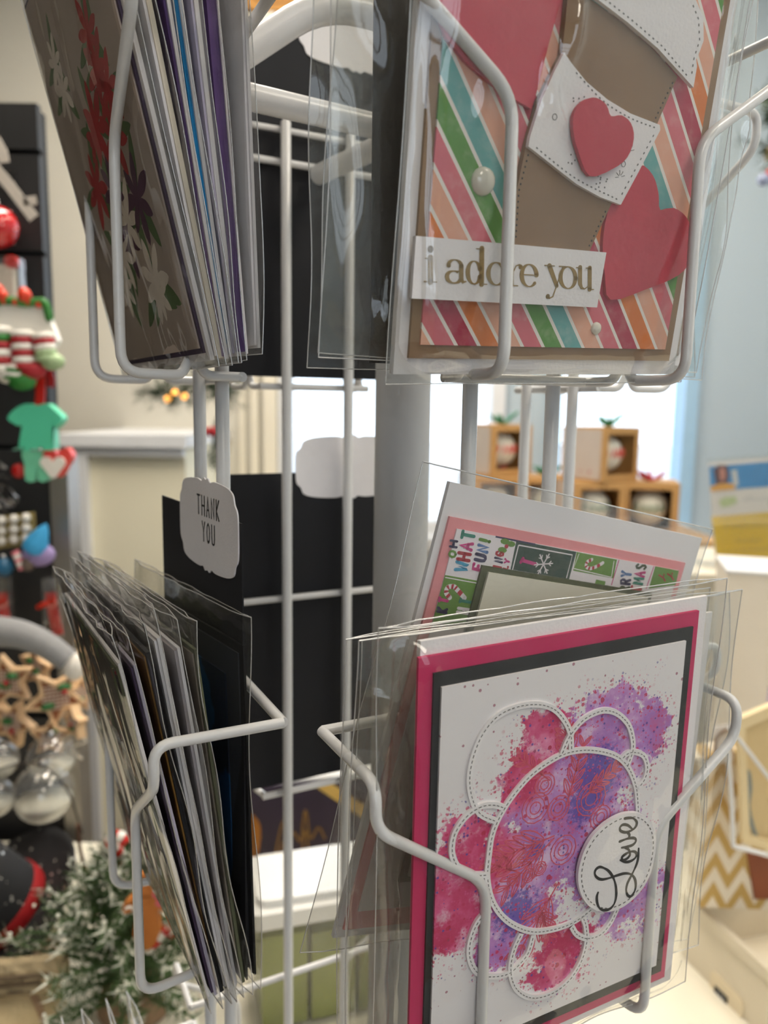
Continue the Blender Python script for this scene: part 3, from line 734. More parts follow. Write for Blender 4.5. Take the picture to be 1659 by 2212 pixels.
M_red = mat('print_red', (176, 44, 60), .6); M_mg = mat('print_magenta', (206, 64, 138), .6); M_bl = mat('print_blue', (74, 160, 200), .6); M_nv = mat('print_navy', (50, 44, 84), .6); M_sl = mat('print_slate_blue', (92, 124, 178), .6); M_te = mat('print_teal', (54, 132, 116), .6)
pm = [M_pw, M_dg, M_lg, M_ol, M_red, M_mg, M_bl, M_nv, M_sl, M_te]
paper = MB()
paper.prism(rect(tl[0], .008, tr[0], tl[1]), 0, .0006, 0)
za, zb_ = .0006, .00075
def tile(pts, mi, z=za): paper.prism(c8(pts), .0005, z, mi)
tile([(537,268),(862,330),(822,478),(505,425)], 1, .00066)
tile([(864,331),(1082,372),(1062,474),(845,432)], 2, .00066)
tile([(1290,408),(1418,432),(1400,510),(1255,530)], 2, .00066)
tile([(150,455),(330,487),(300,720),(80,720)], 2, .00066)
tile([(425,243),(640,285),(637,294),(423,252)], 7, .00068)
tile([(970,480),(1020,490),(1016,512),(962,503)], 2, .00066)
def line(pts, mi, w=.0005): paper.ribbon(c8(pts), w, .0006, .0007, mi, caps=False)
line([(548,293),(840,347),(808,472)], 0); line([(548,293),(515,428)], 0)
line([(876,340),(846,420),(1052,468)], 0, .0004); line([(1066,378),(1052,468)], 0, .0004)
line([(1093,374),(1052,510)], 5, .0004); line([(1283,408),(1240,530)], 5, .0004)
line([(150,468),(325,500)], 0, .0004)
FONT = {'W': [[(0, 1), (.25, 0), (.5, .7), (.75, 0), (1, 1)]], 'H': [[(0, 0), (0, 1)], [(.8, 0), (.8, 1)], [(0, .5), (.8, .5)]], 'A': [[(0, 0), (.4, 1), (.8, 0)], [(.15, .35), (.65, .35)]],
 'T': [[(0, 1), (.8, 1)], [(.4, 0), (.4, 1)]], 'F': [[(0, 0), (0, 1), (.7, 1)], [(0, .52), (.55, .52)]], 'U': [[(0, 1), (0, .3), (.12, .06), (.4, 0), (.68, .06), (.8, .3), (.8, 1)]],
 'N': [[(0, 0), (0, 1), (.75, 0), (.75, 1)]], '!': [[(.2, .35), (.2, 1)], [(.2, .02), (.2, .08)]], 'I': [[(.2, 0), (.2, 1)]], 'G': [[(.8, .8), (.6, .97), (.3, .97), (.05, .7), (.05, .3), (.3, .03), (.62, .03), (.8, .25), (.8, .45), (.5, .45)]],
 'L': [[(0, 1), (0, 0), (.6, 0)]], 'Y': [[(0, 1), (.4, .5), (.8, 1)], [(.4, .5), (.4, 0)]], 'R': [[(0, 0), (0, 1), (.5, 1), (.7, .85), (.7, .65), (.5, .5), (0, .5)], [(.4, .5), (.75, 0)]],
 'M': [[(0, 0), (.1, 1), (.5, .3), (.9, 1), (1, 0)]], 'S': [[(.7, .85), (.45, 1), (.15, .9), (.1, .68), (.35, .52), (.62, .4), (.68, .15), (.4, 0), (.08, .12)]], 'K': [[(0, 0), (0, 1)], [(.7, 1), (.05, .45), (.7, 0)]],
 'O': [[(.4, 0), (.1, .15), (0, .5), (.1, .85), (.4, 1), (.7, .85), (.8, .5), (.7, .15), (.4, 0)]], 'E': [[(.7, 0), (0, 0), (0, 1), (.7, 1)], [(0, .5), (.55, .5)]], 'J': [[(.6, 1), (.6, .2), (.4, 0), (.1, .1)]]}
def letter(mb, ch, o, ax, ay, w, z0, z1, mi=0):
    for st in FONT[ch]:
        mb.ribbon([(o[0] + ax[0] * x + ay[0] * y, o[1] + ax[1] * x + ay[1] * y) for x, y in st], w, z0, z1, mi)
def word(chars, base0, base1, top0, ms, w, fill=.72):
    """letters run from base0 to base1, their height points to top0 (photo pixels of the crop)"""
    b0, b1, t0 = [Vector(p) for p in c8([base0, base1, top0])]
    adv = (b1 - b0) / len(chars); ay = t0 - b0
    for i, ch in enumerate(chars): letter(paper, ch, b0 + adv * i, adv * fill, ay, w, .0006, .00076, ms[i % len(ms)])
word('WHAT', (268, 435), (315, 205), (205, 425), [6, 4, 5, 9], 0.0013)
word('FUN!', (352, 432), (402, 232), (300, 420), [5, 7, 8, 2], 0.0013)
word('ING', (452, 420), (470, 322), (412, 412), [4, 7, 4], 0.0009)
word('LY', (488, 425), (500, 360), (466, 420), [4, 5], 0.0008)
word('T', (632, 405), (652, 372), (560, 385), [5], 0.0014)
word('RRY', (1146, 545), (1160, 425), (1098, 540), [3, 7, 8], 0.0012)
word('TMAS', (1210, 545), (1245, 385), (1158, 540), [4, 9, 5, 3], 0.0012)
word('YY', (1330, 490), (1420, 478), (1310, 455), [4, 4], 0.0007)
word('OH', (205, 360), (218, 250), (170, 355), [2, 7], 0.0009)
word('K', (155, 660), (162, 625), (108, 650), [7], 0.0012); word('T', (160, 605), (166, 575), (118, 595), [5], 0.0012)
word('H', (280, 665), (290, 630), (215, 655), [0], 0.0012); word('T', (285, 610), (292, 585), (230, 600), [9], 0.0012)
def cane(pts, w):
    p = smooth(c8(pts), 5); paper.ribbon(p, w, .0006, .00072, 0); dash = p
    for i in range(1, len(p) - 2, 4): paper.ribbon(p[i:i + 3], w * .96, .0006, .00078, 4, caps=False)
cane([(175,578),(155,550),(165,522),(195,518),(215,535),(255,580)], .0019)
cane([(945,372),(920,385),(915,408),(935,420),(965,412),(1005,390)], .0015)
fl = Vector(c8([(683, 396)])[0])
for i in range(6):
    a = i * math.pi / 3 + .2; d = Vector((math.cos(a), math.sin(a)))
    paper.ribbon([fl, fl + d * .0046], .0005, .0006, .00078, 0)
    for s in (-.7, .7):
        e = Vector((math.cos(a + s), math.sin(a + s))); paper.ribbon([fl + d * .0026, fl + d * .0026 + e * .0016], .0004, .0006, .00078, 0, caps=False)
hc = c8([(482, 300)])[0]
for a in (.6, 2.2, 4.0): paper.disc((hc[0] + .0022 * math.cos(a), hc[1] + .0022 * math.sin(a)), .0022, .0006, .00076, 2, 8, .0012)
paper.disc(hc, .0009, .0006, .0008, 4, 8)
paper.build('printed_paper', pm, root)
it = c8([(345, 400), (362, 432)])
mb = MB(); mb.prism(rect(it[0][0], .02, XW - it[0][0] + .002, it[0][1]), .0006, .0016); mb.build('olive_mat', mat('olive_cardstock', (72, 80, 50), .7, noise=.08), root)
mb = MB(); mb.prism(rect(it[0][0] + .003, .023, XW - it[0][0] - .001, it[1][1]), .0016, .0026); mb.build('cream_panel', mat('cream_cardstock', (226, 222, 206), .7, noise=.03), root)
sleeve(root, -.0165, -.008, XW + .0125, XH + .0175, .0042, -.0048, 21, .0008, m=film('scuffed_sleeve', base=.06, bstr=.6, bscale=60, haze=.05))

# ---- plain sleeved cards standing behind the front ones --------------------
def plain_card(k, uc, t, z, lean, roll, yaw, W, H, mats, label, sl=(.008, .008, .010), seed=1, thick=.0026, deco=None, m=None, group=None, amp=.0009, creases=()):
    """mats: list of (material, inset, thickness) from the back sheet forward; sl: sleeve margin left, right, top"""
    root = empty('greeting_card', column_card(k, uc, t, z, lean, roll, yaw), label, 'greeting card', group)
    zz = 0
    for i, (mm, ins, th) in enumerate(mats):
        mb = MB(); mb.prism(rect(-W / 2 + ins, .003 + ins, W / 2 - ins, H - ins), zz, zz + th); mb.build('card_base' if i == 0 else ('mat_layer' if i < len(mats) - 1 else 'front_panel'), mm, root); zz += th
    if deco: deco(root, W, H, zz)
    if sl: sleeve(root, -W / 2 - sl[0], 0.0005, W / 2 + sl[1], H + sl[2], zz + .0006, -.0006, seed, amp, m=m, creases=creases)
    return root

M_grey = mat('taupe_cardstock', (150, 140, 130), .75, noise=.1)
M_cream = mat('ivory_cardstock', (232, 222, 204), .7, noise=.03)
M_purple = mat('plum_cardstock', (92, 66, 122), .7, noise=.15, nscale=30)
M_dplum = mat('dark_plum_cardstock', (62, 48, 74), .7, noise=.15)
M_cyan = mat('bright_blue_cardstock', (0, 132, 196), .65, noise=.05)
M_lav = mat('lavender_cardstock', (196, 190, 212), .7, noise=.05)
M_olive2 = mat('sage_cardstock', (96, 100, 76), .7, noise=.1)
M_gold = mat('gold_foil_edge', (170, 128, 66), .35, metal=.6, noise=.2, nscale=200)
def floral(name, base, cols, scale):
    m, nt, b = new_mat(name, .5)
    tc = nt.nodes.new('ShaderNodeTexCoord'); v = tc.outputs['Object']
    col = rgb(*base)
    n0 = noise(nt, v, scale * .6, 2, .5)
    first = mixc(nt, smoothstep(nt, n0, .3, .7), rgb(*base), rgb(*[int(c * .72) for c in base])); col = first
    for i, (c, thr) in enumerate(cols):
        mp = nt.nodes.new('ShaderNodeMapping'); mp.inputs['Location'].default_value = (i * .37, i * .21, 0); mp.inputs['Scale'].default_value = (1, .6, 1)
        nt.links.new(v, mp.inputs['Vector'])
        vo = nt.nodes.new('ShaderNodeTexVoronoi'); vo.inputs['Scale'].default_value = scale * (1 + .2 * i); vo.voronoi_dimensions = '2D'; vo.inputs['Randomness'].default_value = 1
        nt.links.new(mp.outputs['Vector'], vo.inputs['Vector'])
        nn = noise(nt, v, scale * 3, 3, .6, (i, 2 * i, 0))
        f = smoothstep(nt, node_math(nt, 'ADD', vo.outputs['Distance'], node_math(nt, 'MULTIPLY', nn, .5)), thr + .06, thr)
        col = mixc(nt, f, col, rgb(*c))
    nt.links.new(col, b.inputs['Base Color']); return m
M_flor = floral('poinsettia_print', (176, 162, 152), [((236, 228, 218), .58), ((180, 44, 48), .46), ((70, 96, 58), .42), ((84, 56, 84), .44)], 26)
M_flor2 = floral('gilded_floral_print', (62, 57, 50), [((150, 104, 62), .4), ((70, 92, 50), .4), ((190, 176, 140), .3), ((120, 50, 50), .3)], 42)
M_night = floral('blue_night_print', (26, 40, 66), [((16, 74, 120), .6), ((40, 60, 90), .4)], 18)

def flower_print(root, W, H, z):
    rnd = random.Random(23); sets = {'white': MB(), 'red': MB(), 'plum': MB(), 'leaf': MB()}
    for i in range(17):
        R_ = rnd.uniform(.011, .019); cx, cy = rnd.uniform(-1, 1) * (W / 2 - .006 - R_ * 1.5), .008 + R_ * 1.55 + (H - .018 - R_ * 3.1) * ((i * .618) % 1.0); a0 = rnd.uniform(0, 6)
        kind = ['white', 'red', 'plum', 'white', 'red'][i % 5]
        for q in range(3):
            a = a0 + .5 + q * 2.1; sets['leaf'].prism(smooth([(cx, cy), (cx + R_ * .8 * math.cos(a - .25), cy + R_ * .8 * math.sin(a - .25)), (cx + R_ * 1.5 * math.cos(a), cy + R_ * 1.5 * math.sin(a)), (cx + R_ * .8 * math.cos(a + .25), cy + R_ * .8 * math.sin(a + .25))], 3, True), z, z + .00004 + .000001 * i)
        for q in range(7):
            a = a0 + q * .9; r = R_ * rnd.uniform(.8, 1.1)
            sets[kind].prism(smooth([(cx, cy), (cx + r * .6 * math.cos(a - .3), cy + r * .6 * math.sin(a - .3)), (cx + r * math.cos(a), cy + r * math.sin(a)), (cx + r * .6 * math.cos(a + .3), cy + r * .6 * math.sin(a + .3))], 3, True), z, z + .00006 + .00001 * q + .000002 * i)
    for k_, c_ in (('leaf', (84, 110, 66)), ('white', (226, 216, 206)), ('red', (172, 46, 48)), ('plum', (88, 54, 78))):
        tag(sets[k_].build(k_ + '_petal_print' if k_ != 'leaf' else 'leaf_print', mat('flower_ink_' + k_, c_, .5, noise=.2, nscale=120), root), kind='stuff')
# left column, upper pocket
UPL = [
 (0.0255, 13.5, 5.5, [(M_white, 0, .0016), (M_dplum, .003, .001), (mat('taupe_print_ground', (172, 158, 148), .55, noise=.12, nscale=20), .005, .0006)], 'red and white poinsettia print card in a glossy sleeve, foremost in its pocket'),
 (0.0225, 11.2, 5.5, [(M_cream, 0, .0018), (M_white, .001, .0010)], 'thick ivory card right behind the poinsettia card'),
 (0.0212, 9.3, 5.7, [(M_white, 0, .0012), (M_purple, .001, .0009)], 'thin plum-faced white card beside the thick ivory card'),
 (0.0194, 7.8, 6.0, [(M_white, 0, .0013), (M_cyan, .0012, .0013)], 'white card with a bright blue mat edge in the mixed pocket'),
 (0.0174, 6.6, 6.4, [(M_white, 0, .0016), (M_lav, .001, .0008)], 'lavender-faced white card between the blue and purple cards'),
 (0.0158, 4.4, 7.6, [(M_white, 0, .0008), (M_purple, .0008, .0036)], 'purple card with torn plum mat near the back of the pocket'),
 (0.0130, 2.4, 10.0, [(M_env, 0, .0012), (M_white, .001, .0008)], 'plain white card standing last against the rods')]
for i, (t_, le, ya, ms, lb) in enumerate(UPL):
    plain_card(3, -.001 + .001 * (i % 3), t_, Z_UP + .0022 + (.006 if i == 6 else .0004 * i), le, [0, .4, -.3, .2, 0, .5, -.8][i], ya, .128, .172, ms, lb, seed=40 + i, m=M_filmL if i == 0 else None, sl=(.006, .005, .012), deco=flower_print if i == 0 else None)
# left column, lower pocket
LOL = [
 (0.0295, 11.8, 4.0, [(M_white, 0, .0012), (M_olive2, .002, .0008), (M_flor2, .004, .0006)], 'gilded floral card in a crinkled sleeve, outermost in the lower side pocket'),
 (0.0270, 11.0, 4.5, [(M_lav, 0, .0012), (M_dplum, .001, .0010)], 'dark plum card right behind the gilded floral card'),
 (0.0247, 10.1, 5.0, [(M_navy, 0, .0016), (M_gold, .002, .0006)], 'black card with a gold foil edge in the lower side pocket'),
 (0.0224, 9.2, 5.5, [(M_white, 0, .0016), (M_env, .001, .0010)], 'white card between the gold-edged and the ash grey cards'),
 (0.0200, 8.1, 6.0, [(M_env, 0, .0012), (mat('ash_grey_cardstock', (170, 164, 168), .7, noise=.06), .001, .0010)], 'ash grey card in the middle of the lower side pocket'),
 (0.0176, 6.8, 6.5, [(M_olive2, 0, .0012), (M_grey, .002, .0006)], 'sage green card right in front of the blue night card'),
 (0.0150, 1.4, 9.0, [(M_navy, 0, .0010), (mat('charcoal_cardstock', (44, 48, 56), .7, noise=.1), .004, .0006), (M_night, .016, .0005)], 'dark card with a blue night-sky panel beside the thank you sheet')]
for i, (t_, le, ya, ms, lb) in enumerate(LOL):
    plain_card(3, -.001 + .0015 * (i % 2), t_, Z_LOW + .0022 + .0004 * i, le, [0, .6, -.4, .5, -.2, .3, 0][i], ya, .124, [.156, .153, .158, .161, .156, .153, .150][i], ms, lb, seed=60 + i, m=M_filmL if i in (0, 4) else None, sl=(.009, .006, .013), amp=.0011)
# right column, upper pocket: landscape cards behind the striped one
for i, (t_, u_, ms, ml, mr, lb) in enumerate([
  (.0095, .004, [(M_env, 0, .0016)], .030, .014, 'landscape white card with a wide empty sleeve margin, against the dark backing sheet'),
  (.0150, .009, [(M_white, 0, .0014), (M_grey, .010, .0006)], .034, .010, 'landscape card with a taupe front in a long clear sleeve'),
  (.0200, .004, [(M_white, 0, .0016), (M_kraft, .004, .0006)], .030, .006, 'landscape kraft-fronted card right behind the striped card')]):
    plain_card(0, u_ + .008, t_, Z_UP + .0022 + .001 * i, 4 + i, [.8, -1.2, .3][i], 0, .118, .150, ms, lb, sl=(ml + .016, mr + .004, .010), seed=80 + i, m=M_filmL if i == 1 else None, creases=[] if i == 0 else [(-.094 + .008 * i, .125, .0016, .022, .0026, .12), (-.090 + .010 * i, .06, .0022, .035, .0028, -.10), (-.082, .012, .003, .010, .003, .2), (-.076 + .004 * i, .10, .0014, .05, .002, .0), (.075, .09, .003, .03, .003, .1), (.068, .05, .002, .03, .0025, -.05)])
# right column, lower pocket: landscape cards in front of the Christmas card
for i, (t_, u_, ms, ml, mr, z_, rl, lb) in enumerate([
  (.0225, .012, [(M_env, 0, .0014)], .036, .012, .164, .3, 'plain envelope-white card just in front of the Christmas word card'),
  (.0278, .013, [(M_white, 0, .0014)], .036, .016, .162, -.5, 'white card in a wide sleeve, two behind the watercolour card'),
  (.0330, .011, [(M_white, 0, .0012), (M_cream, .004, .0005)], .037, .017, .163, -.2, 'cream-fronted card in a wide sleeve right behind the watercolour card')]):
    plain_card(0, u_, t_, Z_LOW + .0022 + .0015 * i, 2.4 + .3 * i, rl, 0, .126, z_, ms, lb, sl=(ml, mr, .008), seed=90 + i, m=M_filmL if i == 2 else None, amp=.0013, creases=[] if i == 0 else [(-.088, .15, .006, .006, .003, .5), (-.080, .125, .0016, .022, .0025, -.12), (-.074, .08, .0022, .04, .003, .06), (-.084, .04, .0018, .03, .002, -.05), (.07, .09, .0018, .05, .002, .03)])
# bottom row: only the tops of the sleeves reach into view
for i in range(1, 6):
    plain_card(3, 0, .0135 + .0062 * i, Z_THIRD + .0022, 3 + 1.9 * i, 0, 6 - .4 * i, .124, .166, [(M_white, 0, .0012), ([M_navy, M_grey, M_lav, M_white, M_olive2, M_env][i], .003, .0006)],
               '%s-fronted card in the lowest side pocket' % ['navy', 'taupe', 'lavender', 'white', 'sage', 'pale grey'][i], sl=(.008, .007, .012), seed=110 + i, m=M_filmL, group='cards in the lowest pockets')
for i in range(2, 5):
    plain_card(0, .004 * (i % 2), .0135 + .0066 * i, Z_THIRD + .0022, 2 + 1.2 * i, 0, 0, .128, .168, [(M_white, 0, .0012), ([M_lav, M_white, M_grey, M_env, M_white][i], .003, .0006)],
               'sleeved %s card in the lowest pocket under the watercolour card' % ['lavender', 'white-fronted', 'taupe', 'pale envelope', 'bright white'][i], sl=(.009, .009, .010), seed=130 + i, m=M_filmL, group='cards in the lowest pockets')

# ---- dark backing sheets with scalloped labels ------------------------------
Q = [(.041, 0), (.0405, .0100), (.0372, .0138), (.0350, .0182), (.0270, .0206), (.0120, .0216), (.0060, .0208), (.0030, .0226), (0, .0218)]
def scallop(cx, cy, s=.92):
    q = Q; full = q + [(-x, y) for x, y in q[::-1][1:]] + [(-x, -y) for x, y in q[1:]] + [(x, -y) for x, y in q[::-1][1:-1]]
    return [(cx + p[0] * s, cy + p[1] * s) for p in smooth(full, 3, True)]
def backing(k, u0, u1, t, z0, z1, yaw, label, lab, text=False):
    root = empty('backing_sheet', column_card(k, 0, t, z0, 0, 0, yaw), label, 'backing sheet')
    mb = MB(); mb.prism(rect(u0, 0, u1, z1 - z0), 0, .0007); mb.build('sheet', M_navy, root)
    if lab:
        mb = MB(); mb.prism(scallop(lab[0], lab[1] - z0), -.0006 if k == 2 else .0007, .0 if k == 2 else .0013); lo = mb.build('scalloped_label', M_white, root)
        if text:
            tx = MB(); 
            for row, (wd, yy) in enumerate((('THANK', .004), ('YOU', -.0075))):
                n_ = len(wd); sp_ = .0062
                for i, ch in enumerate(wd):
                    letter(tx, ch, (lab[0] + text + (i - n_ / 2) * sp_, lab[1] - z0 + yy), (.0044, 0), (0, .0085), .0008, .0013, .00145)
            tx.build('lettering', M_ink, lo)
    return root
backing(3, -.050, .060, .0142, Z_LOW + .006, -.046, 5, 'black sheet with a white scalloped THANK YOU label beside the night-sky card', (.020, -.052), text=.004)
backing(2, -.056, .060, .0085, Z_UP + .006, .219, 0, 'dark sheet with a scalloped white label, upper one on the far side of the rack', (-.028, .223))
backing(2, -.056, .060, .0085, Z_LOW + .004, -.041, 0, 'dark sheet with a scalloped white label, lower one on the far side of the rack', (-.026, -.038))
backing(0, -.068, .040, .0065, Z_UP + .004, .214, 0, 'dark sheet standing behind the striped card', None)

# ------------------------------------------------------------------ left display: slat wall and ornaments
def needles(mb, p, d, ln, n, nl, r0, rnd, mi=0, w=.0011):
    """flat needles round a twig from p along d"""
    d = d.normalized(); a = d.orthogonal().normalized(); b = d.cross(a)
    for i in range(n):
        t = rnd.random(); an = rnd.uniform(0, 6.283); rad = a * math.cos(an) + b * math.sin(an)
        q = p + d * (t * ln); e = (rad * .85 + d * .6).normalized() * nl * rnd.uniform(.7, 1.15)
        s = e.cross(rad + d * .3 + Vector((.01, .02, .03))).normalized() * w
        mb.add([q - s, q + s, q + e], [(0, 1, 2)], mi)
M_gneedle = mat('fir_needle_green', (74, 100, 58), .6, noise=.35, nscale=80)
M_frost = mat('snow_flocking', (226, 228, 214), .8, noise=.05)
M_ribred = mat('red_satin', (206, 30, 20), .4, noise=.08)
M_hook = mat('chrome_wire', (170, 170, 172), .2, metal=1.0, noise=.02)

YS = 1.02
M_slat = mat('black_slat_board', (26, 26, 28), .55, noise=.12, nscale=30, bump=.1, bscale=90)
sx1 = px_x(104, YS, 800)
tz = px_z(222, YS, 40); sw = empty('slat_wall', T((XL + sx1) / 2, YS, 0), 'black slat wall panel holding the hanging ornaments', 'display wall')
hw = (sx1 - XL) / 2
mb = MB(); mb.box((-hw + .002, .012, 0), (hw - .002, .03, tz - .004)); mb.build('back_board', mat('groove_black', (8, 8, 9), .7, noise=.05), sw)
z_ = tz; first = True
hs = [tz - px_z(334, YS, 60)] + [.124] * 14
for h in hs:
    if z_ - h < .05: break
    mb = MB(); mb.box((-hw, 0, z_ - h + .007), (hw, .012, z_)); mb.build('slat', M_slat, sw); z_ -= h
mb = MB(); mb.box((hw - .002, -.006, .0), (hw + .022, .032, px_z(985, YS, 140))); mb.build('edge_trim', mat('brushed_metal_edge', (150, 146, 140), .35, metal=.7, noise=.1), sw)

def hang(name, px, py, Y, label, cat, group=None): return empty(name, T(*at(px, py, Y)), label, cat, group)
class Loc:
    """pixel outlines turned into metres round a thing's own origin, at the thing's distance"""
    def __init__(s, px, py, Y): s.o = at(px, py, Y); s.Y = Y; s.k = Y / FPX
    def __call__(s, px, py): v = at(px, py, s.Y) - s.o; return (v.x, v.z)
    def pts(s, L): return [s(*p) for p in L]
FR = Matrix(((1, 0, 0, 0), (0, 0, -1, 0), (0, 1, 0, 0), (0, 0, 0, 1)))    # prism x,y,z -> x, up, towards viewer
def peg(px, py, Y, ln=None):
    """straight display hook from the slat wall to the hanging point"""
    p = at(px, py, Y); h = empty('display_hook', T(p.x, p.y, p.z), None, None)
    xe = min(0, sx1 - .03 - p.x)
    mb = MB(); mb.tube([(0, -.012, .006), (0, -.008, 0), (0, .004, 0), (xe, YS - p.y, 0)], .0018, seg=6); mb.build('hook_wire', M_hook, h)
    mb = MB(); mb.box((xe - .008, YS - p.y - .004, -.012), (xe + .008, YS - p.y, .012)); mb.build('hook_plate', M_hook, h)
    return h
YO = .985
# red bauble
px, py = -8, 490
t = hang('bauble', px, py, YO, 'glossy red bauble with pale sparkles hanging on the black slat wall', 'ornament')
r_ = 44 * YO / FPX
mb = MB(); mb.ball((0, 0, 0), r_, seg=28); mb.build('globe', mat('red_lacquer', (190, 22, 30), .15, coat=.6, noise=.05), t)
mb = MB(); rnd = random.Random(3)
for i in range(26):
    a, e = rnd.uniform(0, 6.28), rnd.uniform(-1.2, 1.2); mb.ball((r_ * math.cos(e) * math.cos(a), r_ * math.cos(e) * math.sin(a), r_ * math.sin(e)), .0013, seg=6)
tag(mb.build('sparkle', mat('pink_glitter', (240, 190, 190), .3, noise=.05), t), kind='stuff')
mb = MB(); mb.lathe([(.006, r_ - .001), (.006, r_ + .007), (.0001, r_ + .008)], 12); mb.build('cap', M_hook, t)
mb = MB(); mb.tube([(0, 0, r_ + .007), (0, 0, r_ + .04)], .0012, seg=6); mb.build('cord', M_ribred, t)
h = peg(px, py - 44 - 71, YO); tag(h, 'chrome hook holding the red bauble', 'hook')
# white gauze ribbon
L = Loc(20, 400, YO - .02); t = hang('ribbon', 20, 400, YO - .02, 'white gauze ribbon tails over the black slats', 'ribbon')
for pts, w_ in (([(-30, 340), (20, 400), (74, 472)], .013), ([(-10, 300), (6, 330), (10, 352)], .012), ([(52, 436), (80, 432)], .010)):
    mb = MB(); mb.ribbon(L.pts(pts), w_, 0, .0012, caps=False); mb.build('ribbon_tail', mat('white_gauze', (206, 196, 186), .7, noise=.08), t, FR)
# bagged white ornament
L = Loc(20, 590, YO); t = hang('bagged_ornament', 20, 590, YO, 'small white figure with red cap in a clear bag above the stocking mantel', 'ornament')
mb = MB(); mb.prism(rounded_rect(*L(-14, 648), *L(30, 572), .006), -.006, .004); mb.build('figure', mat('milk_white_resin', (226, 216, 202), .5, noise=.05), t, FR)
mb = MB(); mb.disc(L(26, 566), .008, -.004, .005); mb.build('red_cap', M_ribred, t, FR)
mb = MB(); mb.prism(rounded_rect(*L(-22, 656), *L(46, 556), .003), -.009, .008); mb.build('bag', film('poly_bag', base=.12, haze=.06, bstr=.8), t, FR)
# mantel with stockings
L = Loc(50, 720, YO - .03); t = hang('mantel_ornament', 50, 720, YO - .03, 'white mantel ornament with green garland and striped stockings', 'ornament')
M_res = mat('white_resin', (232, 228, 220), .4, noise=.03)
mb = MB(); mb.prism(L.pts([(-60, 660), (98, 660), (108, 690), (118, 712), (126, 735), (118, 748), (-60, 748)]), -.010, .004); mb.build('mantel', M_res, t, FR)
g = MB(); rnd = random.Random(8)
p = smooth([(L(x, y)[0], -.006, L(x, y)[1]) for x, y in ((-60, 652), (-20, 655), (20, 650), (60, 656), (98, 654), (108, 674), (112, 692))], 5)
g.tube(p, .005, seg=8)
for i in range(260):
    q = Vector(rnd.choice(p)); needles(g, q, Vector((rnd.uniform(-1, 1), -.4, rnd.uniform(-1, 1))), .004, 1, .006, 0, rnd, 0, .0012)
go = g.build('garland', mat('garland_green', (46, 118, 44), .5, noise=.25, nscale=100), t)
for x, y, r_ in ((2, 630, .0085), (12, 640, .007), (60, 640, .0085), (58, 632, .006), (40, 655, .004), (68, 655, .004), (90, 660, .004), (15, 652, .004)):
    mb = MB(); q = L(x, y); mb.ball((q[0], -.008, q[1]), r_, seg=10); mb.build('berry', mat('orange_red_berry', (214, 58, 26), .4, noise=.06), go)
M_sr = mat('stocking_red', (164, 26, 38), .5, noise=.06); M_sg = mat('stocking_green', (42, 122, 46), .5, noise=.06); M_sp = mat('stocking_sage', (160, 184, 140), .5, noise=.06)
def stocking(cuff, toe, w, mats_, ang):
    """rows of bands from cuff to toe"""
    c, e = Vector((L(*cuff)[0], 0, L(*cuff)[1])), Vector((L(*toe)[0], 0, L(*toe)[1])); d = e - c; n_ = len(mats_)
    so = MB(); k_ = 0
    for i, m_ in enumerate(mats_):
        a, b = c + d * (i / n_), c + d * ((i + 1) / n_)
        so.tube([a, a + (b - a) * .15, b - (b - a) * .15, b], [w * .42, w * .5, w * .5, w * .42], mi=m_, seg=12)
    so.ball(tuple(e + Vector((w * .25, 0, 0))), w * .52, mats_[-1], 12, (1.15, .8, .8))
    o = so.build('stocking', [M_res, M_sr, M_sg, M_sp], t, T(0, -.012, 0)); return o
stocking((8, 708), (18, 806), 58 * L.k, [0, 2, 1, 0, 1, 0], 0)
stocking((58, 716), (66, 800), 50 * L.k, [0, 1, 0, 1, 0, 1], 0)
stocking((100, 722), (112, 782), 44 * L.k, [0, 1, 0, 3, 3], 0)
stocking((44, 790), (44, 822), 52 * L.k, [0, 2, 0, 2], 0)
h = peg(50, 640, YO - .03); tag(h, 'chrome hook behind the stocking mantel ornament', 'hook')
# nurse scrubs
L = Loc(88, 950, YO - .02); t = hang('scrubs_ornament', 88, 950, YO - .02, 'mint green nurse scrubs ornament with stethoscope and white heart', 'ornament')
M_mint = mat('mint_resin', (88, 206, 166), .4, noise=.04)
mb = MB(); mb.prism(smooth(L.pts([(62, 872), (84, 876), (106, 872), (122, 884), (140, 902), (132, 918), (120, 926), (118, 912), (122, 965), (114, 972), (56, 972), (48, 964), (55, 915), (48, 920), (24, 905), (36, 886)]), 3, True), -.009, .009); tu = mb.build('tunic', M_mint, t, FR)
mb = MB(); mb.prism(smooth(L.pts([(54, 970), (118, 970), (114, 1000), (106, 1036), (88, 1037), (84, 1000), (80, 1037), (60, 1036), (58, 1000)]), 2, True), -.007, .007); mb.build('trousers', mat('mint_resin_pale', (118, 206, 168), .45, noise=.04), t, FR)
mb = MB(); mb.tube([(L(x, y)[0], -.0105, L(x, y)[1]) for x, y in smooth([(60, 875), (56, 895), (54, 915), (56, 935), (60, 945), (54, 950), (44, 945), (42, 930), (52, 924)], 4)], .0012, seg=6); mb.tube([(L(x, y)[0], -.0105, L(x, y)[1]) for x, y in ((96, 875), (98, 895), (99, 913))], .0012, seg=6)
mb.build('stethoscope', mat('silver_grey_resin', (90, 130, 116), .3, noise=.05), tu)
mb = MB(); q = L(99, 917); mb.ball((q[0], -.011, q[1]), .003, seg=8); mb.build('stethoscope_bell', M_hook, tu)
def heart(cx, cy, w, h): return smooth([(cx, cy - h * .5), (cx - w * .32, cy - h * .1), (cx - w * .5, cy + h * .2), (cx - w * .35, cy + h * .46), (cx - w * .12, cy + h * .42), (cx, cy + h * .22), (cx + w * .12, cy + h * .42), (cx + w * .35, cy + h * .46), (cx + w * .5, cy + h * .2), (cx + w * .32, cy - h * .1)], 3, True)
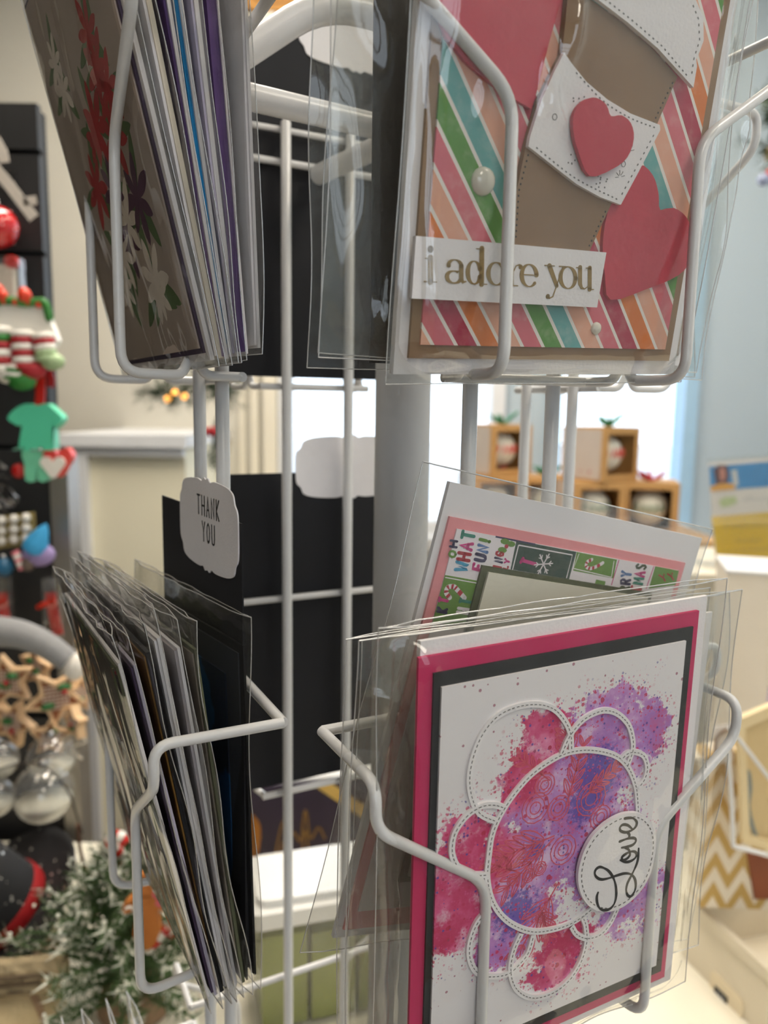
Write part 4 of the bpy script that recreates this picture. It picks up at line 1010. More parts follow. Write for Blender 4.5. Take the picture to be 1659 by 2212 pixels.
q = L(127, 1003); mb = MB(); mb.prism(heart(q[0] + .002, q[1] + .003, 62 * L.k, 66 * L.k), -.006, .008); mb.build('red_heart', mat('coral_red_resin', (214, 70, 64), .35, noise=.05), t, FR)
mb = MB(); mb.prism(heart(q[0] - .003, q[1] - .003, 54 * L.k, 48 * L.k), .008, .012); mb.build('white_heart', M_res, t, FR)
q = L(42, 1017); mb = MB(); mb.ball((q[0], -.002, q[1]), 16 * L.k, seg=14, sc=(1, .8, 1)); mb.build('red_heart_back', mat('deep_red_resin', (170, 16, 14), .35, noise=.05), t)
mb = MB(); mb.ribbon(L.pts([(84, 878), (86, 850), (84, 800)]), 20 * L.k, -.003, -.001, caps=False); mb.build('hanging_ribbon', M_ribred, t, FR)
mb = MB(); mb.ribbon(L.pts([(100, 800), (106, 826), (104, 836)]), 16 * L.k, -.008, -.0065, caps=False); mb.build('ribbon_end', mat('dark_red_satin', (150, 22, 28), .45, noise=.08), t, FR)
h = peg(84, 800, YO - .02); tag(h, 'chrome hook holding the nurse scrubs ornament', 'hook')
# carded pearls
L = Loc(35, 1145, YO); t = hang('pearl_card', 35, 1145, YO, 'gold card of round pearls hanging under the scrubs ornament', 'ornament')
mb = MB(); mb.prism(L.pts([(-40, 1120), (74, 1106), (78, 1176), (-40, 1190)]), -.002, .0); mb.build('backing_card', mat('gold_glitter_card', (150, 134, 84), .5, metal=.2, noise=.3, nscale=200), t, FR)
M_pearl = mat('pearl_bead', (226, 222, 214), .2, coat=.5, noise=.03)
for j in range(3):
    for i in range(4):
        q = L(-18 + i * 26, 1126 + j * 22 - i * 3); mb = MB(); mb.ball((q[0], -.005, q[1]), .0062, seg=10); mb.build('pearl', M_pearl, t)
L = Loc(15, 1060, YO); t = hang('silver_tinsel', 15, 1060, YO, 'silver foil tinsel ornament beside the pearl card', 'ornament')
rnd = random.Random(12); mb = MB()
for i in range(60):
    q = Vector((rnd.uniform(-.03, .01), rnd.uniform(-.006, .006), rnd.uniform(-.04, .035))); e = Vector((rnd.uniform(-.01, .01), rnd.uniform(-.008, .004), rnd.uniform(-.012, .012)))
    mb.add([q, q + e, q + Vector((e.z, .002, e.x))], [(0, 1, 2)])
tag(mb.build('foil_strands', mat('silver_foil', (190, 188, 190), .2, metal=.9, noise=.05), t), kind='stuff')
# gnome in blue hat, candy stick
L = Loc(80, 1185, YO - .02); t = hang('gnome_ornament', 80, 1185, YO - .02, 'lilac gnome ornament with a bright blue hat by the pearl card', 'ornament')
q = L(86, 1166); mb = MB(); mb.lathe([(.0001, .026), (.006, .018), (.014, .0), (.015, -.012), (.012, -.016), (.0001, -.017)], 16, 0, T(q[0], -.006, q[1]) @ RY(.5)); mb.build('hat', mat('azure_felt', (60, 160, 216), .7, noise=.1), t)
q = L(84, 1198); mb = MB(); mb.ball((q[0], 0, q[1]), .018, seg=16, sc=(1.15, .8, .85)); mb.build('body', mat('lilac_felt', (150, 132, 180), .8, noise=.1), t)
q = L(66, 1216); mb = MB(); mb.ball((q[0], -.008, q[1]), .009, seg=12); mb.build('boot', mat('taupe_felt', (104, 90, 82), .8, noise=.1), t)
L = Loc(40, 1210, YO - .03); t = hang('candy_stick', 40, 1210, YO - .03, 'pink and white candy stick ornament next to the blue-hatted gnome', 'ornament')
a, b = L(32, 1190), L(50, 1230)
for i in range(5):
    mb = MB(); p0 = Vector((a[0], 0, a[1])).lerp(Vector((b[0], 0, b[1])), i / 5); p1 = Vector((a[0], 0, a[1])).lerp(Vector((b[0], 0, b[1])), (i + 1) / 5); mb.tube([p0, p1], .0052, seg=10); mb.build('stripe', mat('candy_pink', (222, 130, 140), .4, noise=.05) if i % 2 == 0 else M_res, t)
L = Loc(8, 1225, YO - .03); t = hang('teal_bauble', 8, 1225, YO - .03, 'small teal bauble under the pearl card', 'ornament')
mb = MB(); mb.ball((0, 0, 0), .012, seg=16); mb.build('globe', mat('teal_lacquer', (10, 84, 120), .3, noise=.05), t); mb = MB(); mb.lathe([(.003, .011), (.003, .016), (.0001, .017)], 10); mb.build('cap', M_hook, t)
# red ribbon ties in clear bags
for i, (cx, cy, lb) in enumerate(((112, 1310, 'red ribbon tied round a clear bag above the grey plush arm'), (6, 1310, 'red ribbon on a brown-backed clear bag beside the slat groove'))):
    L = Loc(cx, cy, YO); t = hang('ribbon_tie', cx, cy, YO, lb, 'ribbon')
    mb = MB(); mb.ribbon(L.pts([(cx - 2, cy - 30), (cx + 2, cy + 5), (cx + 14, cy + 60)]), 22 * L.k, 0, .002, caps=False); mb.build('tail', M_ribred, t, FR)
    mb = MB(); mb.ribbon(L.pts([(cx + 5, cy - 12), (cx - 12, cy - 8), (cx - 26, cy)]), 11 * L.k, .002, .004); mb.build('knot', mat('bright_red_satin', (220, 52, 34), .4, noise=.06), t, FR)
    mb = MB(); mb.prism(L.pts([(cx - 20, cy - 60), (cx + 16, cy - 64), (cx + 22, cy + 66), (cx - 16, cy + 66)]), -.006, .003); mb.build('bag', MATS['poly_bag'], t, FR)
# grey plush arm
YA = .86
L = Loc(60, 1400, YA); t = hang('plush_arm', 60, 1400, YA, 'grey felt plush arm with a white cuff over the star ornaments', 'plush toy')
pp = [(L(x, y)[0], 0, L(x, y)[1]) for x, y in smooth([(-60, 1360), (0, 1364), (50, 1372), (100, 1394), (148, 1428)], 5)]
n_ = len(pp); mb = MB(); mb.tube(pp, [36 * L.k * (1.0 - .28 * i / n_) for i in range(n_)], seg=20); mb.build('sleeve', mat('grey_felt', (138, 138, 140), .95, noise=.12, nscale=90, bump=.5, bscale=300), t)
q = L(160, 1440); mb = MB(); mb.ball((q[0], 0, q[1]), 30 * L.k, seg=16, sc=(.85, .8, 1.05)); mb.build('cuff', mat('white_fleece', (222, 216, 208), .95, noise=.06, bump=.6, bscale=260), t)
# waffle star ornaments
M_cookie = mat('pale_cookie_resin', (224, 188, 146), .55, noise=.12, nscale=60); M_waf = mat('brown_waffle', (150, 92, 56), .7, noise=.25, nscale=90)
M_hol = mat('holly_green', (52, 112, 58), .5, noise=.15)
def star(cx, cy, R, rot, tilt, label, Y, seed):
    t = empty('star_ornament', T(*at(cx, cy, Y)) @ RZ(tilt) , label, 'ornament', 'cookie star ornaments')
    k_ = Y / FPX; R *= k_; o_, i_ = [], []
    for j in range(10):
        a = rot + j * math.pi / 5; r = R if j % 2 == 0 else R * .48; o_.append((r * math.cos(a), r * math.sin(a)))
    mb = MB(); mb.prism(o_, -.003, .003); mb.build('waffle', M_waf, t, FR)
    mb = MB(); mb.ribbon([(x * .93, y * .93) for x, y in o_], R * .15, -.005, .006, closed=True); mb.build('cookie_rim', M_cookie, t, FR)
    mb = MB()
    for j in range(-3, 4):
        mb.ribbon([(-R * .42, j * R * .13), (R * .42, j * R * .13)], .001, .003, .0042, caps=False); mb.ribbon([(j * R * .13, -R * .42), (j * R * .13, R * .42)], .001, .003, .0042, caps=False)
    tag(mb.build('icing_grid', mat('icing', (226, 206, 190), .6, noise=.04), t, FR), kind='stuff')
    rnd = random.Random(seed)
    for j in range(2):
        mb = MB(); mb.ball((rnd.uniform(-.3, .3) * R, -.007, rnd.uniform(-.3, .4) * R), R * .16, seg=10, sc=(1.5, .5, .8)); mb.build('holly_leaf', M_hol, t)
    mb = MB(); mb.ball((rnd.uniform(-.4, .4) * R, -.008, rnd.uniform(-.3, .4) * R), R * .10, seg=10); mb.build('berry', mat('candy_red', (190, 44, 50), .4, noise=.05), t)
for i, (cx, cy, R, rt_, tl_, dy, lb) in enumerate(((18, 1470, 62, .5, .1, 0, 'large waffle star ornament by the grey plush arm'), (82, 1440, 52, .25, -.5, .02, 'waffle star ornament tucked right under the plush arm'), (120, 1505, 66, .9, .5, -.01, 'turned waffle star ornament under the white cuff'), (30, 1560, 58, 1.2, -.3, .01, 'lower waffle star ornament above the clear baubles'), (168, 1500, 44, .1, .9, .01, 'edge-on waffle star ornament beside the metal trim'), (110, 1590, 46, 1.5, .2, -.02, 'waffle star ornament pointing down at the clear baubles'), (-25, 1520, 60, .7, .4, .02, 'waffle star ornament half hidden behind the large one'), (165, 1560, 40, .4, -.7, -.02, 'smallest waffle star ornament with a loose white cord'))):
    star(cx, cy, R, rt_, tl_, lb, .90 + dy, i)
L = Loc(150, 1600, .88); t = hang('cord_curl', 150, 1600, .88, 'curly white hanging cord beside the waffle stars', 'cord')
mb = MB(); mb.tube([(L(x, y)[0], 0, L(x, y)[1]) for x, y in smooth([(172, 1562), (166, 1580), (186, 1602), (160, 1612), (158, 1625), (178, 1640)], 6)], .0011, seg=6); mb.build('strand', M_cream, t)
# clear baubles
M_clear = film('clear_bauble', tint=(.93, .93, .92), base=.10, grazing=.8, rough=.03, bscale=14, bstr=.5, haze=.07)
M_snow = mat('iridescent_snow', (224, 220, 204), .35, noise=.12, nscale=120, bump=.6, bscale=240)
for cx, cy, R, lb in ((95, 1712, 68, 'clear glass bauble filled with pearly snow, largest of its bunch'), (112, 1636, 56, 'clear glass bauble on top of the largest one'), (-12, 1722, 46, 'clear bauble low beside the black slats'), (0, 1640, 44, 'clear bauble with a gold glint under the waffle stars')):
    Yb = .84; R_ = R * Yb / FPX; t = hang('clear_bauble', cx, cy, Yb + (.02 if cy < 1650 else 0), lb, 'ornament', 'clear baubles')
    mb = MB(); mb.ball((0, 0, 0), R_, seg=28); mb.build('globe', M_clear, t)
    h_ = 10; prof = [(max(1e-5, math.sin(a)) * R_ * .93, -math.cos(a) * R_ * .93) for a in [math.pi * .42 * i / h_ for i in range(h_ + 1)]]
    mb = MB(); mb.lathe(prof + [(1e-5, prof[-1][1] + R_ * .12)], 24); mb.build('snow_filling', M_snow, t)
    mb = MB(); mb.lathe([(R_ * .16, R_ * .96), (R_ * .16, R_ * 1.15), (1e-5, R_ * 1.17)], 14); mb.build('cap', M_hook, t)
L = Loc(100, 1700, .81); t = hang('wire_hoop', 100, 1700, .81, 'thin dark wire hoop in front of the clear baubles', 'wire')
mb = MB(); mb.tube([(L(x, y)[0], 0, L(x, y)[1]) for x, y in smooth([(-20, 1670), (30, 1652), (80, 1650), (120, 1675), (150, 1715), (165, 1760), (178, 1800)], 6)], .0011, seg=6); mb.build('strand', mat('dark_wire', (70, 64, 60), .4, metal=.5, noise=.05), t)

# ------------------------------------------------------------------ on the table, left
def on_table(px, py, z=ZT): return on_plane(px, py, (0, 0, z), (0, 0, 1))
def glitter(name, base):
    m, nt, b = new_mat(name, .6)
    tc = nt.nodes.new('ShaderNodeTexCoord'); v = tc.outputs['Object']
    vo = nt.nodes.new('ShaderNodeTexVoronoi'); vo.inputs['Scale'].default_value = 260; nt.links.new(v, vo.inputs['Vector'])
    sx = nt.nodes.new('ShaderNodeSeparateColor'); nt.links.new(vo.outputs['Color'], sx.inputs[0])
    f = node_math(nt, 'MULTIPLY', node_math(nt, 'GREATER_THAN', sx.outputs[0], .93), node_math(nt, 'LESS_THAN', vo.outputs['Distance'], .42))
    nt.links.new(mixc(nt, f, rgb(*base), rgb(235, 232, 226)), b.inputs['Base Color'])
    nt.links.new(node_math(nt, 'MULTIPLY', f, .6), b.inputs['Metallic'])
    nt.links.new(node_math(nt, 'SUBTRACT', .75, node_math(nt, 'MULTIPLY', f, .55)), b.inputs['Roughness']); return m
M_glit = glitter('black_glitter_felt', (22, 22, 25))
def top_hat(P, s, tilt, label):
    t = empty('top_hat', T(*P) @ RY(tilt[0]) @ RX(tilt[1]), label, 'hat')
    mb = MB(); mb.lathe([(.0001, .0), (.098 * s, .002), (.108 * s, .010), (.108 * s, .013), (.098 * s, .007), (.058 * s, .006)], 40); mb.build('brim', M_glit, t)
    mb = MB(); mb.lathe([(.056 * s, .006), (.056 * s, .085 * s), (.054 * s, .094 * s), (.047 * s, .099 * s), (.0001, .100 * s)], 36); mb.build('crown', M_glit, t)
    mb = MB(); mb.lathe([(.0575 * s, .007), (.0585 * s, .012), (.0585 * s, .026 * s), (.0572 * s, .029 * s)], 36); mb.build('hat_band', mat('crimson_velvet', (150, 8, 16), .7, noise=.1), t)
    return t
P = at(26, 1968, .745)
ax_ = Vector((-.45, -.42, .78)).normalized()
t = top_hat(P, .80, (0, 0), 'black glitter top hat with a red velvet band')
t.matrix_world = T(*P) @ ax_.to_track_quat('Z', 'Y').to_matrix().to_4x4()
mb = MB(); pz = P.z - .075 - ZT; mb.lathe([(.0001, 0), (.05, 0), (.05, .006), (.012, .01), (.010, pz), (.0001, pz + .002)], 20)
st = empty('hat_stand', T(P.x - .02, P.y + .035, ZT + .0005), 'turned wooden stand under the black top hat', 'stand'); mb.build('turned_post', M_kraft, st)
# birch log slices and a cream candle roll under the hat
for (px, py, Y, ln, r_, ang, lb) in ((40, 2105, .64, .080, .017, .15, 'weathered split driftwood chunk in front of the glitter hat'), (-20, 2130, .66, .06, .016, -.3, 'smaller driftwood chunk beside the split one')):
    p = at(px, py, Y); t = empty('driftwood', T(*p) @ RZ(ang), lb, 'wood', None); rnd = random.Random(px)
    mb = MB(); prof = [(r_ * (.75 + .35 * rnd.random()) * math.cos(i * .449), r_ * (.75 + .35 * rnd.random()) * math.sin(i * .449)) for i in range(14)]
    vs, fs = [], []
    for j in range(9):
        for (x, y) in prof: vs.append(RY(math.pi / 2) @ Vector((x * rnd.uniform(.9, 1.1), y * rnd.uniform(.9, 1.1), -ln / 2 + ln * j / 8)))
    for j in range(8):
        for i in range(14): fs.append((j * 14 + i, j * 14 + (i + 1) % 14, (j + 1) * 14 + (i + 1) % 14, (j + 1) * 14 + i))
    mb.add(vs, fs); mb.add([vs[i] for i in range(14)], [tuple(range(14))]); mb.add([vs[8 * 14 + i] for i in range(14)], [tuple(range(14))])
    mb.build('log', mat('grey_weathered_wood', (150, 134, 104), .85, noise=.45, nscale=90, bump=1.0, bscale=120), t)
    for q in range(3):
        bk = MB(); bk.box((-ln * .45, -r_ * 1.02, -.006 + q * .007), (ln * (.2 + .1 * q), -r_ * .85, -.003 + q * .007)); bk.build('bark_strip', mat('dark_bark_strip', (88, 74, 56), .9, noise=.3, nscale=120), t)
    mb = MB(); mb.prism([(x * .8 + .004, y * .8) for x, y in prof], ln / 2, ln / 2 + .002, 0, RY(math.pi / 2)); mb.build('cut_face', mat('pale_end_grain', (172, 156, 122), .85, noise=.25, nscale=140), t)
a, b = at(-40, 2240, .62), at(118, 2120, .67)
t = empty('cream_roll', T(*a), 'long cream fabric roll lying under the driftwood', 'roll'); d = b - a
mb = MB(); mb.tube([(0, 0, 0), tuple(d * .5), tuple(d * .97), tuple(d)], [.028, .027, .025, .018], seg=20); mb.build('roll_body', mat('cream_fleece', (196, 176, 138), .9, noise=.12, nscale=60, bump=.4, bscale=300), t)
mb = MB(); e_ = d.normalized(); mb.tube([tuple(d * .6), tuple(d * .6 + e_ * .006)], .0278, seg=20); mb.build('tie_band', M_kraft, t)
# dry twig by the trim
L = Loc(175, 1860, .78); t = hang('twig', 175, 1860, .78, 'dry curled brown leaf stem between hat and trim', 'twig')
mb = MB(); mb.tube([(L(x, y)[0], 0, L(x, y)[1]) for x, y in smooth([(168, 1780), (172, 1830), (184, 1880), (194, 1930), (205, 1980)], 4)], [.002] * 8 + [.004] * 9, seg=8); mb.build('stem', mat('dry_brown_stem', (96, 62, 44), .8, noise=.2), t)
mb = MB(); mb.prism(smooth(L.pts([(190, 1900), (206, 1880), (214, 1930), (212, 1975), (196, 1950)]), 3, True), -.001, .001); mb.build('dry_leaf', mat('dry_leaf', (120, 78, 60), .8, noise=.2), t, FR)
# frosted tabletop tree
YT = .70; base = at(300, 2330, YT); base.z = ZT
t = empty('frosted_tree', T(*base), 'small snow-flocked fir tree with candy canes', 'christmas tree')
top = at(262, 1850, YT) - base; H_ = top.z
mb = MB(); mb.tube([(0, 0, 0), (top.x * .5, 0, H_ * .5), tuple(top)], [.008, .006, .002], seg=10); mb.build('trunk', mat('bark_brown', (70, 54, 40), .85, noise=.2), t)
mb = MB(); mb.lathe([(.0001, 0), (.035, 0), (.038, .006), (.03, .03), (.0001, .032)], 20); mb.build('foot', M_kraft, t)
gm, fm = MB(), MB(); rnd = random.Random(77)
for j in range(15):
    f_ = .10 + .86 * j / 14; R_ = (1 - f_) * .125 + .022; nb = 9 if j < 10 else 6
    for i in range(nb):
        a = i * 6.283 / nb + j * .7 + rnd.uniform(-.2, .2); c_ = Vector((top.x * f_, top.y * f_, H_ * f_)); d = Vector((math.cos(a), math.sin(a), .38 + .3 * f_)).normalized()
        L_ = R_ * rnd.uniform(.8, 1.15); gm.tube([c_, c_ + d * L_], [.0016, .0008], seg=4)
        needles(gm, c_ + d * L_ * .12, d, L_ * .85, 60, .017, 0, rnd, 0, .0010)
        needles(fm, c_ + d * L_ * .55, d, L_ * .5, 13, .0145, 0, rnd, 0, .0011)
        for q in range(3): fm.ball(tuple(c_ + d * L_ * rnd.uniform(.7, 1.03) + Vector((rnd.uniform(-.006, .006), rnd.uniform(-.006, .006), rnd.uniform(-.002, .007)))), rnd.uniform(.0010, .0026), seg=6)
fo = gm.build('foliage', M_gneedle, t); tag(fo, kind='stuff'); tag(fm.build('frost', M_frost, t), kind='stuff')
def striped(name, pts, r, parent=None, label=None):
    pts = [Vector(p) for p in smooth(pts, 4)]
    o = empty(name, T(*pts[0]), label, 'ornament', None)
    for i in range(0, len(pts) - 1, 2):
        mb = MB(); mb.tube([p - pts[0] for p in pts[i:i + 3]], r, seg=10); mb.build('stripe', M_ribred if (i // 2) % 2 else M_res, o)
    return o
def AT(x, y, Y): return tuple(at(x, y, Y))
striped('candy_cane', [AT(268, 1880, .70), AT(262, 1850, .70), AT(246, 1832, .69), AT(240, 1812, .685), AT(256, 1806, .68), AT(274, 1818, .68)], .0058, None, 'red and white candy cane on top of the frosted tree')
striped('candy_cane', [AT(318, 2050, .66), AT(340, 2025, .66), AT(362, 2005, .665), AT(376, 2015, .67)], .0060, None, 'candy cane stuck in the side of the frosted tree')
# gingerbread man peeking over the tree
L = Loc(320, 1930, .645); t = hang('gingerbread_man', 320, 1930, .645, 'brown gingerbread man with white icing on the frosted tree', 'ornament')
M_ging = mat('gingerbread', (188, 112, 44), .7, noise=.12, nscale=60)
q = L(320, 1905); mb = MB(); mb.disc(q, 30 * L.k, -.006, .006, n=24); hd = mb.build('head', M_ging, t, FR)
mb = MB(); mb.prism(smooth(L.pts([(300, 1930), (340, 1930), (368, 1948), (362, 1962), (342, 1958), (346, 2010), (330, 2040), (310, 2040), (292, 2010), (298, 1958), (276, 1966), (270, 1948)]), 3, True), -.006, .006); mb.build('body', M_ging, t, FR)
mb = MB(); mb.ribbon(smooth(L.pts([(300, 1925), (302, 1945), (296, 1960)]), 4), .0022, .006, .0085); mb.ribbon(smooth(L.pts([(276, 1952), (286, 1948), (296, 1952)]), 4), .0018, .006, .0085); mb.build('icing', M_res, t, FR)
for x, y in ((352, 1936), (345, 1918), (358, 1920)):
    mb = MB(); q = L(x, y); mb.disc(q, .0042, .006, .010); mb.build('bow_loop', mat('rose_bow', (206, 90, 104), .5, noise=.05), t, FR)

# garland with warm lights on the ledge of the panelled screen
p0, p1 = at(300, 905, 1.60), at(500, 905, 1.60)
t = empty('light_garland', T(*at(400, 935, 1.60)), 'fir garland with warm lights and red bow on the white ledge', 'garland')
o_ = at(400, 935, 1.60); rnd = random.Random(31); gm = MB()
stem = smooth([tuple(at(x, y, 1.60) - o_) for x, y in ((335, 840), (375, 850), (420, 828), (470, 838), (500, 848))], 6)
gm.tube(stem, .003, seg=6)
for p in stem:
    for i in range(3): needles(gm, Vector(p), Vector((rnd.uniform(-1, 1), rnd.uniform(-1, .2), rnd.uniform(-.8, .6))), .04, 14, .03, 0, rnd, 0, .0012)
stem2 = [tuple(at(x, y, 1.60) - o_) for x, y in ((470, 900), (462, 960), (468, 990))]
gm.tube(stem2, .003, seg=6)
for p in smooth(stem2, 4): needles(gm, Vector(p), Vector((rnd.uniform(-.6, .6), -.4, -1)), .03, 18, .024, 0, rnd, 0, .0016)
tag(gm.build('foliage', mat('dark_fir_green', (52, 70, 50), .6, noise=.2), t), kind='stuff')
for x, y in ((378, 848), (362, 862), (398, 856)):
    mb = MB(); mb.ball(tuple(at(x, y, 1.58) - o_), .007, seg=10); mb.build('bulb', mat('warm_bulb', (255, 176, 84), .4, emit=3.0), t)
mb = MB(); q = at(450, 932, 1.585) - o_
for s in (-1, 1): mb.ball((q.x + s * .009, q.y, q.z), .012, seg=12, sc=(1, .6, .9))
mb.ball(tuple(q), .006, seg=8); mb.build('red_bow', M_sr, t)

# wooden plaque high on the back wall
p = at(600, -26, YW - .012); t = empty('wooden_plaque', T(*p), 'honey-coloured wooden plaque high on the back wall', 'plaque')
mb = MB(); mb.prism(smooth([(-.075, -.05), (0, -.055), (.075, -.05), (.09, 0), (.075, .05), (0, .055), (-.075, .05), (-.09, 0)], 3, True), 0, .012); mb.build('board', mat('honey_oak', (206, 146, 66), .55, noise=.25, nscale=30), t, FR)
mb = MB(); mb.ribbon(smooth([(-.07, 0), (-.055, .03), (0, .04), (.055, .03), (.07, 0), (.055, -.03), (0, -.04), (-.055, -.03)], 3, True), .003, .012, .014, closed=True); mb.build('carved_line', mat('dark_oak', (140, 90, 40), .6, noise=.1), t, FR)

# ------------------------------------------------------------------ behind the rack, on the table
# clear plastic box with green contents
A = at(520, 1975, .66); ang = math.radians(16)
t = empty('storage_box', T(A.x + .012, A.y, ZT + .0005) @ RZ(ang), 'clear plastic box with a shiny white lid and green contents behind the rack', 'storage box')
bw, bd, bh = .26, .085, at(620, 1970, .68).z - ZT
M_box = film('clear_box_plastic', tint=(.95, .96, .95), base=.07, grazing=.6, rough=.06, haze=.06, bscale=12, bstr=.3)
mb = MB(); mb.prism(rounded_rect(0, 0, bw, bd, .012), .001, bh); mb.build('tub', M_box, t)
mb = MB(); mb.prism(rounded_rect(-.006, -.006, bw + .006, bd + .006, .014), bh - .004, bh + .012); mb.build('lid_rim', mat('clear_white_lid', (226, 226, 224), .18, noise=.05, coat=.6, bump=.15, bscale=40), t)
mb = MB(); mb.prism(rounded_rect(.004, .004, bw - .004, bd - .004, .012), bh + .012, bh + .019); mb.build('lid_top', mat('clear_white_lid', (226, 226, 224)), t)
for i in range(5):
    mb = MB(); x0 = .008 + i * .048
    mb.prism([(x0, .006), (x0 + .044, .006), (x0 + .044, bd - .01), (x0, bd - .01)], .003, bh - .02 - .004 * (i % 3)); mb.build('green_pack', mat('lime_green_wrap', (128, 136, 48), .35, noise=.3, nscale=25, bump=.4, bscale=40), t)
# dark purple gift book with gold script, leaning on the box
P = at(560, 1870, .865); t = empty('gift_book', T(P.x, P.y, ZT + .0005) @ RZ(math.radians(13)), 'dark purple gift book with gold script and a gold corner band', 'book')
zt_ = at(620, 1690, .88).z - ZT
mb = MB(); mb.box((-.03, 0, 0), (.17, .028, zt_)); mb.build('cover', mat('aubergine_cover', (52, 40, 62), .5, noise=.25, nscale=25), t)
mb = MB(); mb.box((-.028, .003, zt_), (.168, .026, zt_ + .004)); mb.build('page_block', mat('pale_page_edge', (214, 214, 214), .7, noise=.05), t)
FB = FR
mb = MB(); mb.ribbon([(.075, zt_ - .002), (.166, zt_ - .075)], .014, 0, .0012, caps=False); mb.build('gold_band', mat('pale_gold_foil', (222, 184, 104), .4, noise=.1), t, FB)
mb = MB()
for off in (0, .026):
    mb.ribbon(smooth([(.02, zt_ - .11 + off), (.028, zt_ - .075 + off), (.036, zt_ - .07 + off), (.032, zt_ - .10 + off), (.042, zt_ - .088 + off), (.05, zt_ - .1 + off), (.056, zt_ - .06 + off), (.062, zt_ - .098 + off), (.072, zt_ - .085 + off), (.08, zt_ - .1 + off)], 5), .0022, 0, .0010)
mb.build('gold_script', mat('antique_gold', (150, 112, 60), .4, noise=.1), t, FB)
mb = MB(); mb.prism(smooth([(-.03, zt_ - .03), (-.012, zt_ - .03), (.002, zt_ - .05), (-.004, zt_ - .09), (-.03, zt_ - .092)], 3, True), 0, .001); mb.build('lantern_print', mat('amber_print', (176, 110, 34), .5, noise=.2), t, FB)
mb = MB(); mb.prism([(-.03, zt_ - .095), (-.012, zt_ - .092), (.0, zt_ - .16), (-.03, zt_ - .16)], 0, .001); mb.build('red_print', mat('brick_red_print', (150, 44, 28), .5, noise=.15), t, FB)

# ------------------------------------------------------------------ right: snowball boxes by the window
YB = 1.55
zs = px_z(1146, YB, 1250)
sx0, sx1 = px_x(985, YB), px_x(1530, YB)
t = empty('display_shelf', T((sx0 + sx1) / 2, YB, 0), 'oak display bench under the window carrying the snowball boxes', 'shelf'); hw = (sx1 - sx0) / 2
mb = MB(); mb.box((-hw, -.12, zs - .03), (hw, .22, zs)); mb.build('bench_top', mat('pale_oak', (190, 148, 92), .6, noise=.2, nscale=20), t)
for s in (-1, 1):
    for yy in (-.1, .18):
        mb = MB(); mb.box((s * (hw - .03) - .02, yy, 0), (s * (hw - .03) + .02, yy + .04, zs - .03)); mb.build('leg', mat('pale_oak', (190, 148, 92)), t)
M_kbox = mat('kraft_box_board', (184, 142, 88), .7, noise=.08, nscale=40); M_kin = mat('dark_box_inside', (70, 52, 36), .9, noise=.1); M_ball = mat('snowball_white', (228, 224, 210), .5, noise=.05)
M_side = mat('grey_side_print', (186, 176, 168), .7, noise=.06)
M_brib = {'green': mat('emerald_ribbon', (30, 110, 76), .45, noise=.1), 'red': mat('crimson_ribbon', (164, 28, 44), .45, noise=.1)}
def gift_box(px, py, Y, yaw, S, ink, rib, label, level=0):
    """window box with a round ornament inside; px,py is the lower front corner towards the window frame"""
    p = at(px, py, Y); p.z = zs + .0005 + level * (S + .001); t = empty('ornament_box', T(p.x, p.y, p.z) @ RZ(yaw), label, 'gift box', 'kraft snowball boxes')
    th = .003; e = S * .13
    mb = MB(); mb.box((-S / 2, 0, 0), (S / 2, S, th)); mb.box((-S / 2, 0, S - th), (S / 2, S, S)); mb.box((-S / 2, S - th, th), (S / 2, S, S - th)); mb.box((S / 2 - th, 0, th), (S / 2, S - th, S - th))
    mb.box((-S / 2, 0, th), (-S / 2 + th, S - th, S - th)); mb.build('carton', M_kbox, t)
    mb = MB(); mb.box((-S / 2, -.002, 0), (S / 2, 0, e)); mb.box((-S / 2, -.002, S - e), (S / 2, 0, S)); mb.box((-S / 2, -.002, e), (-S / 2 + e, 0, S - e)); mb.box((S / 2 - e, -.002, e), (S / 2, 0, S - e)); mb.build('window_frame', M_kbox, t)
    mb = MB(); mb.box((-S / 2 + th, S - .008, th), (S / 2 - th, S - th, S - th)); mb.build('liner', M_kin, t)
    mb = MB(); mb.box((-S / 2 - .001, .004, .004), (-S / 2, S - .004, S - .004)); mb.build('side_panel', M_side, t)
    mb = MB(); mb.ball((0, S * .42, S * .5), S * .36, seg=24); b_ = mb.build('snowball', M_ball, t)
    mb = MB(); rnd = random.Random(int(px))
    for i in range(5):
        x = (-.22 + .11 * i) * S; y_ = S * .42 - math.sqrt(max(0, (.36 * S) ** 2 - x * x)) - .0006
        hgt = S * .09
        mb.tube([(x - .0035, y_, S * .52 - hgt), (x, y_ - .0004, S * .52 + hgt), (x + .004, y_, S * .52 - hgt * .6)], .0017, seg=5)
    mb.build('painted_word', mat('snowball_ink_' + ink, {'red': (206, 70, 60), 'green': (60, 110, 80)}[ink], .5, noise=.05), b_)
    if rib:
        rb = MB()
        for a in (.3, 1.6, 2.7, 4.1):
            d = Vector((math.cos(a), math.sin(a) * .6, .55)); rb.tube([Vector((0, S * .3, S)), Vector((0, S * .3, S)) + d * .018, Vector((0, S * .3, S + .004)) + d * .030], [.002, .0052, .002], seg=6)
        if rib == 'green': rb.tube([(0, S * .3, S), (.018, S * .3, S + .012), (.036, S * .25, S + .026)], [.003, .004, .003], seg=6)
        rb.ball((0, S * .3, S + .004), .006, seg=8); rb.build('bow', M_brib[rib], t)
    return t
S_ = .105
gift_box(1338, 1034, 1.50, math.radians(34), S_, 'red', 'green', 'kraft snowball box with a green bow and red lettering, top of the taller pile', 1)
gift_box(1292, 1146, 1.48, math.radians(8), S_, 'green', 'red', 'kraft snowball box with green lettering and a red bow, at the foot of the pile')
gift_box(1402, 1140, 1.49, math.radians(-14), S_, 'green', 'red', 'kraft snowball box turned towards its neighbour with green lettering, under the window')
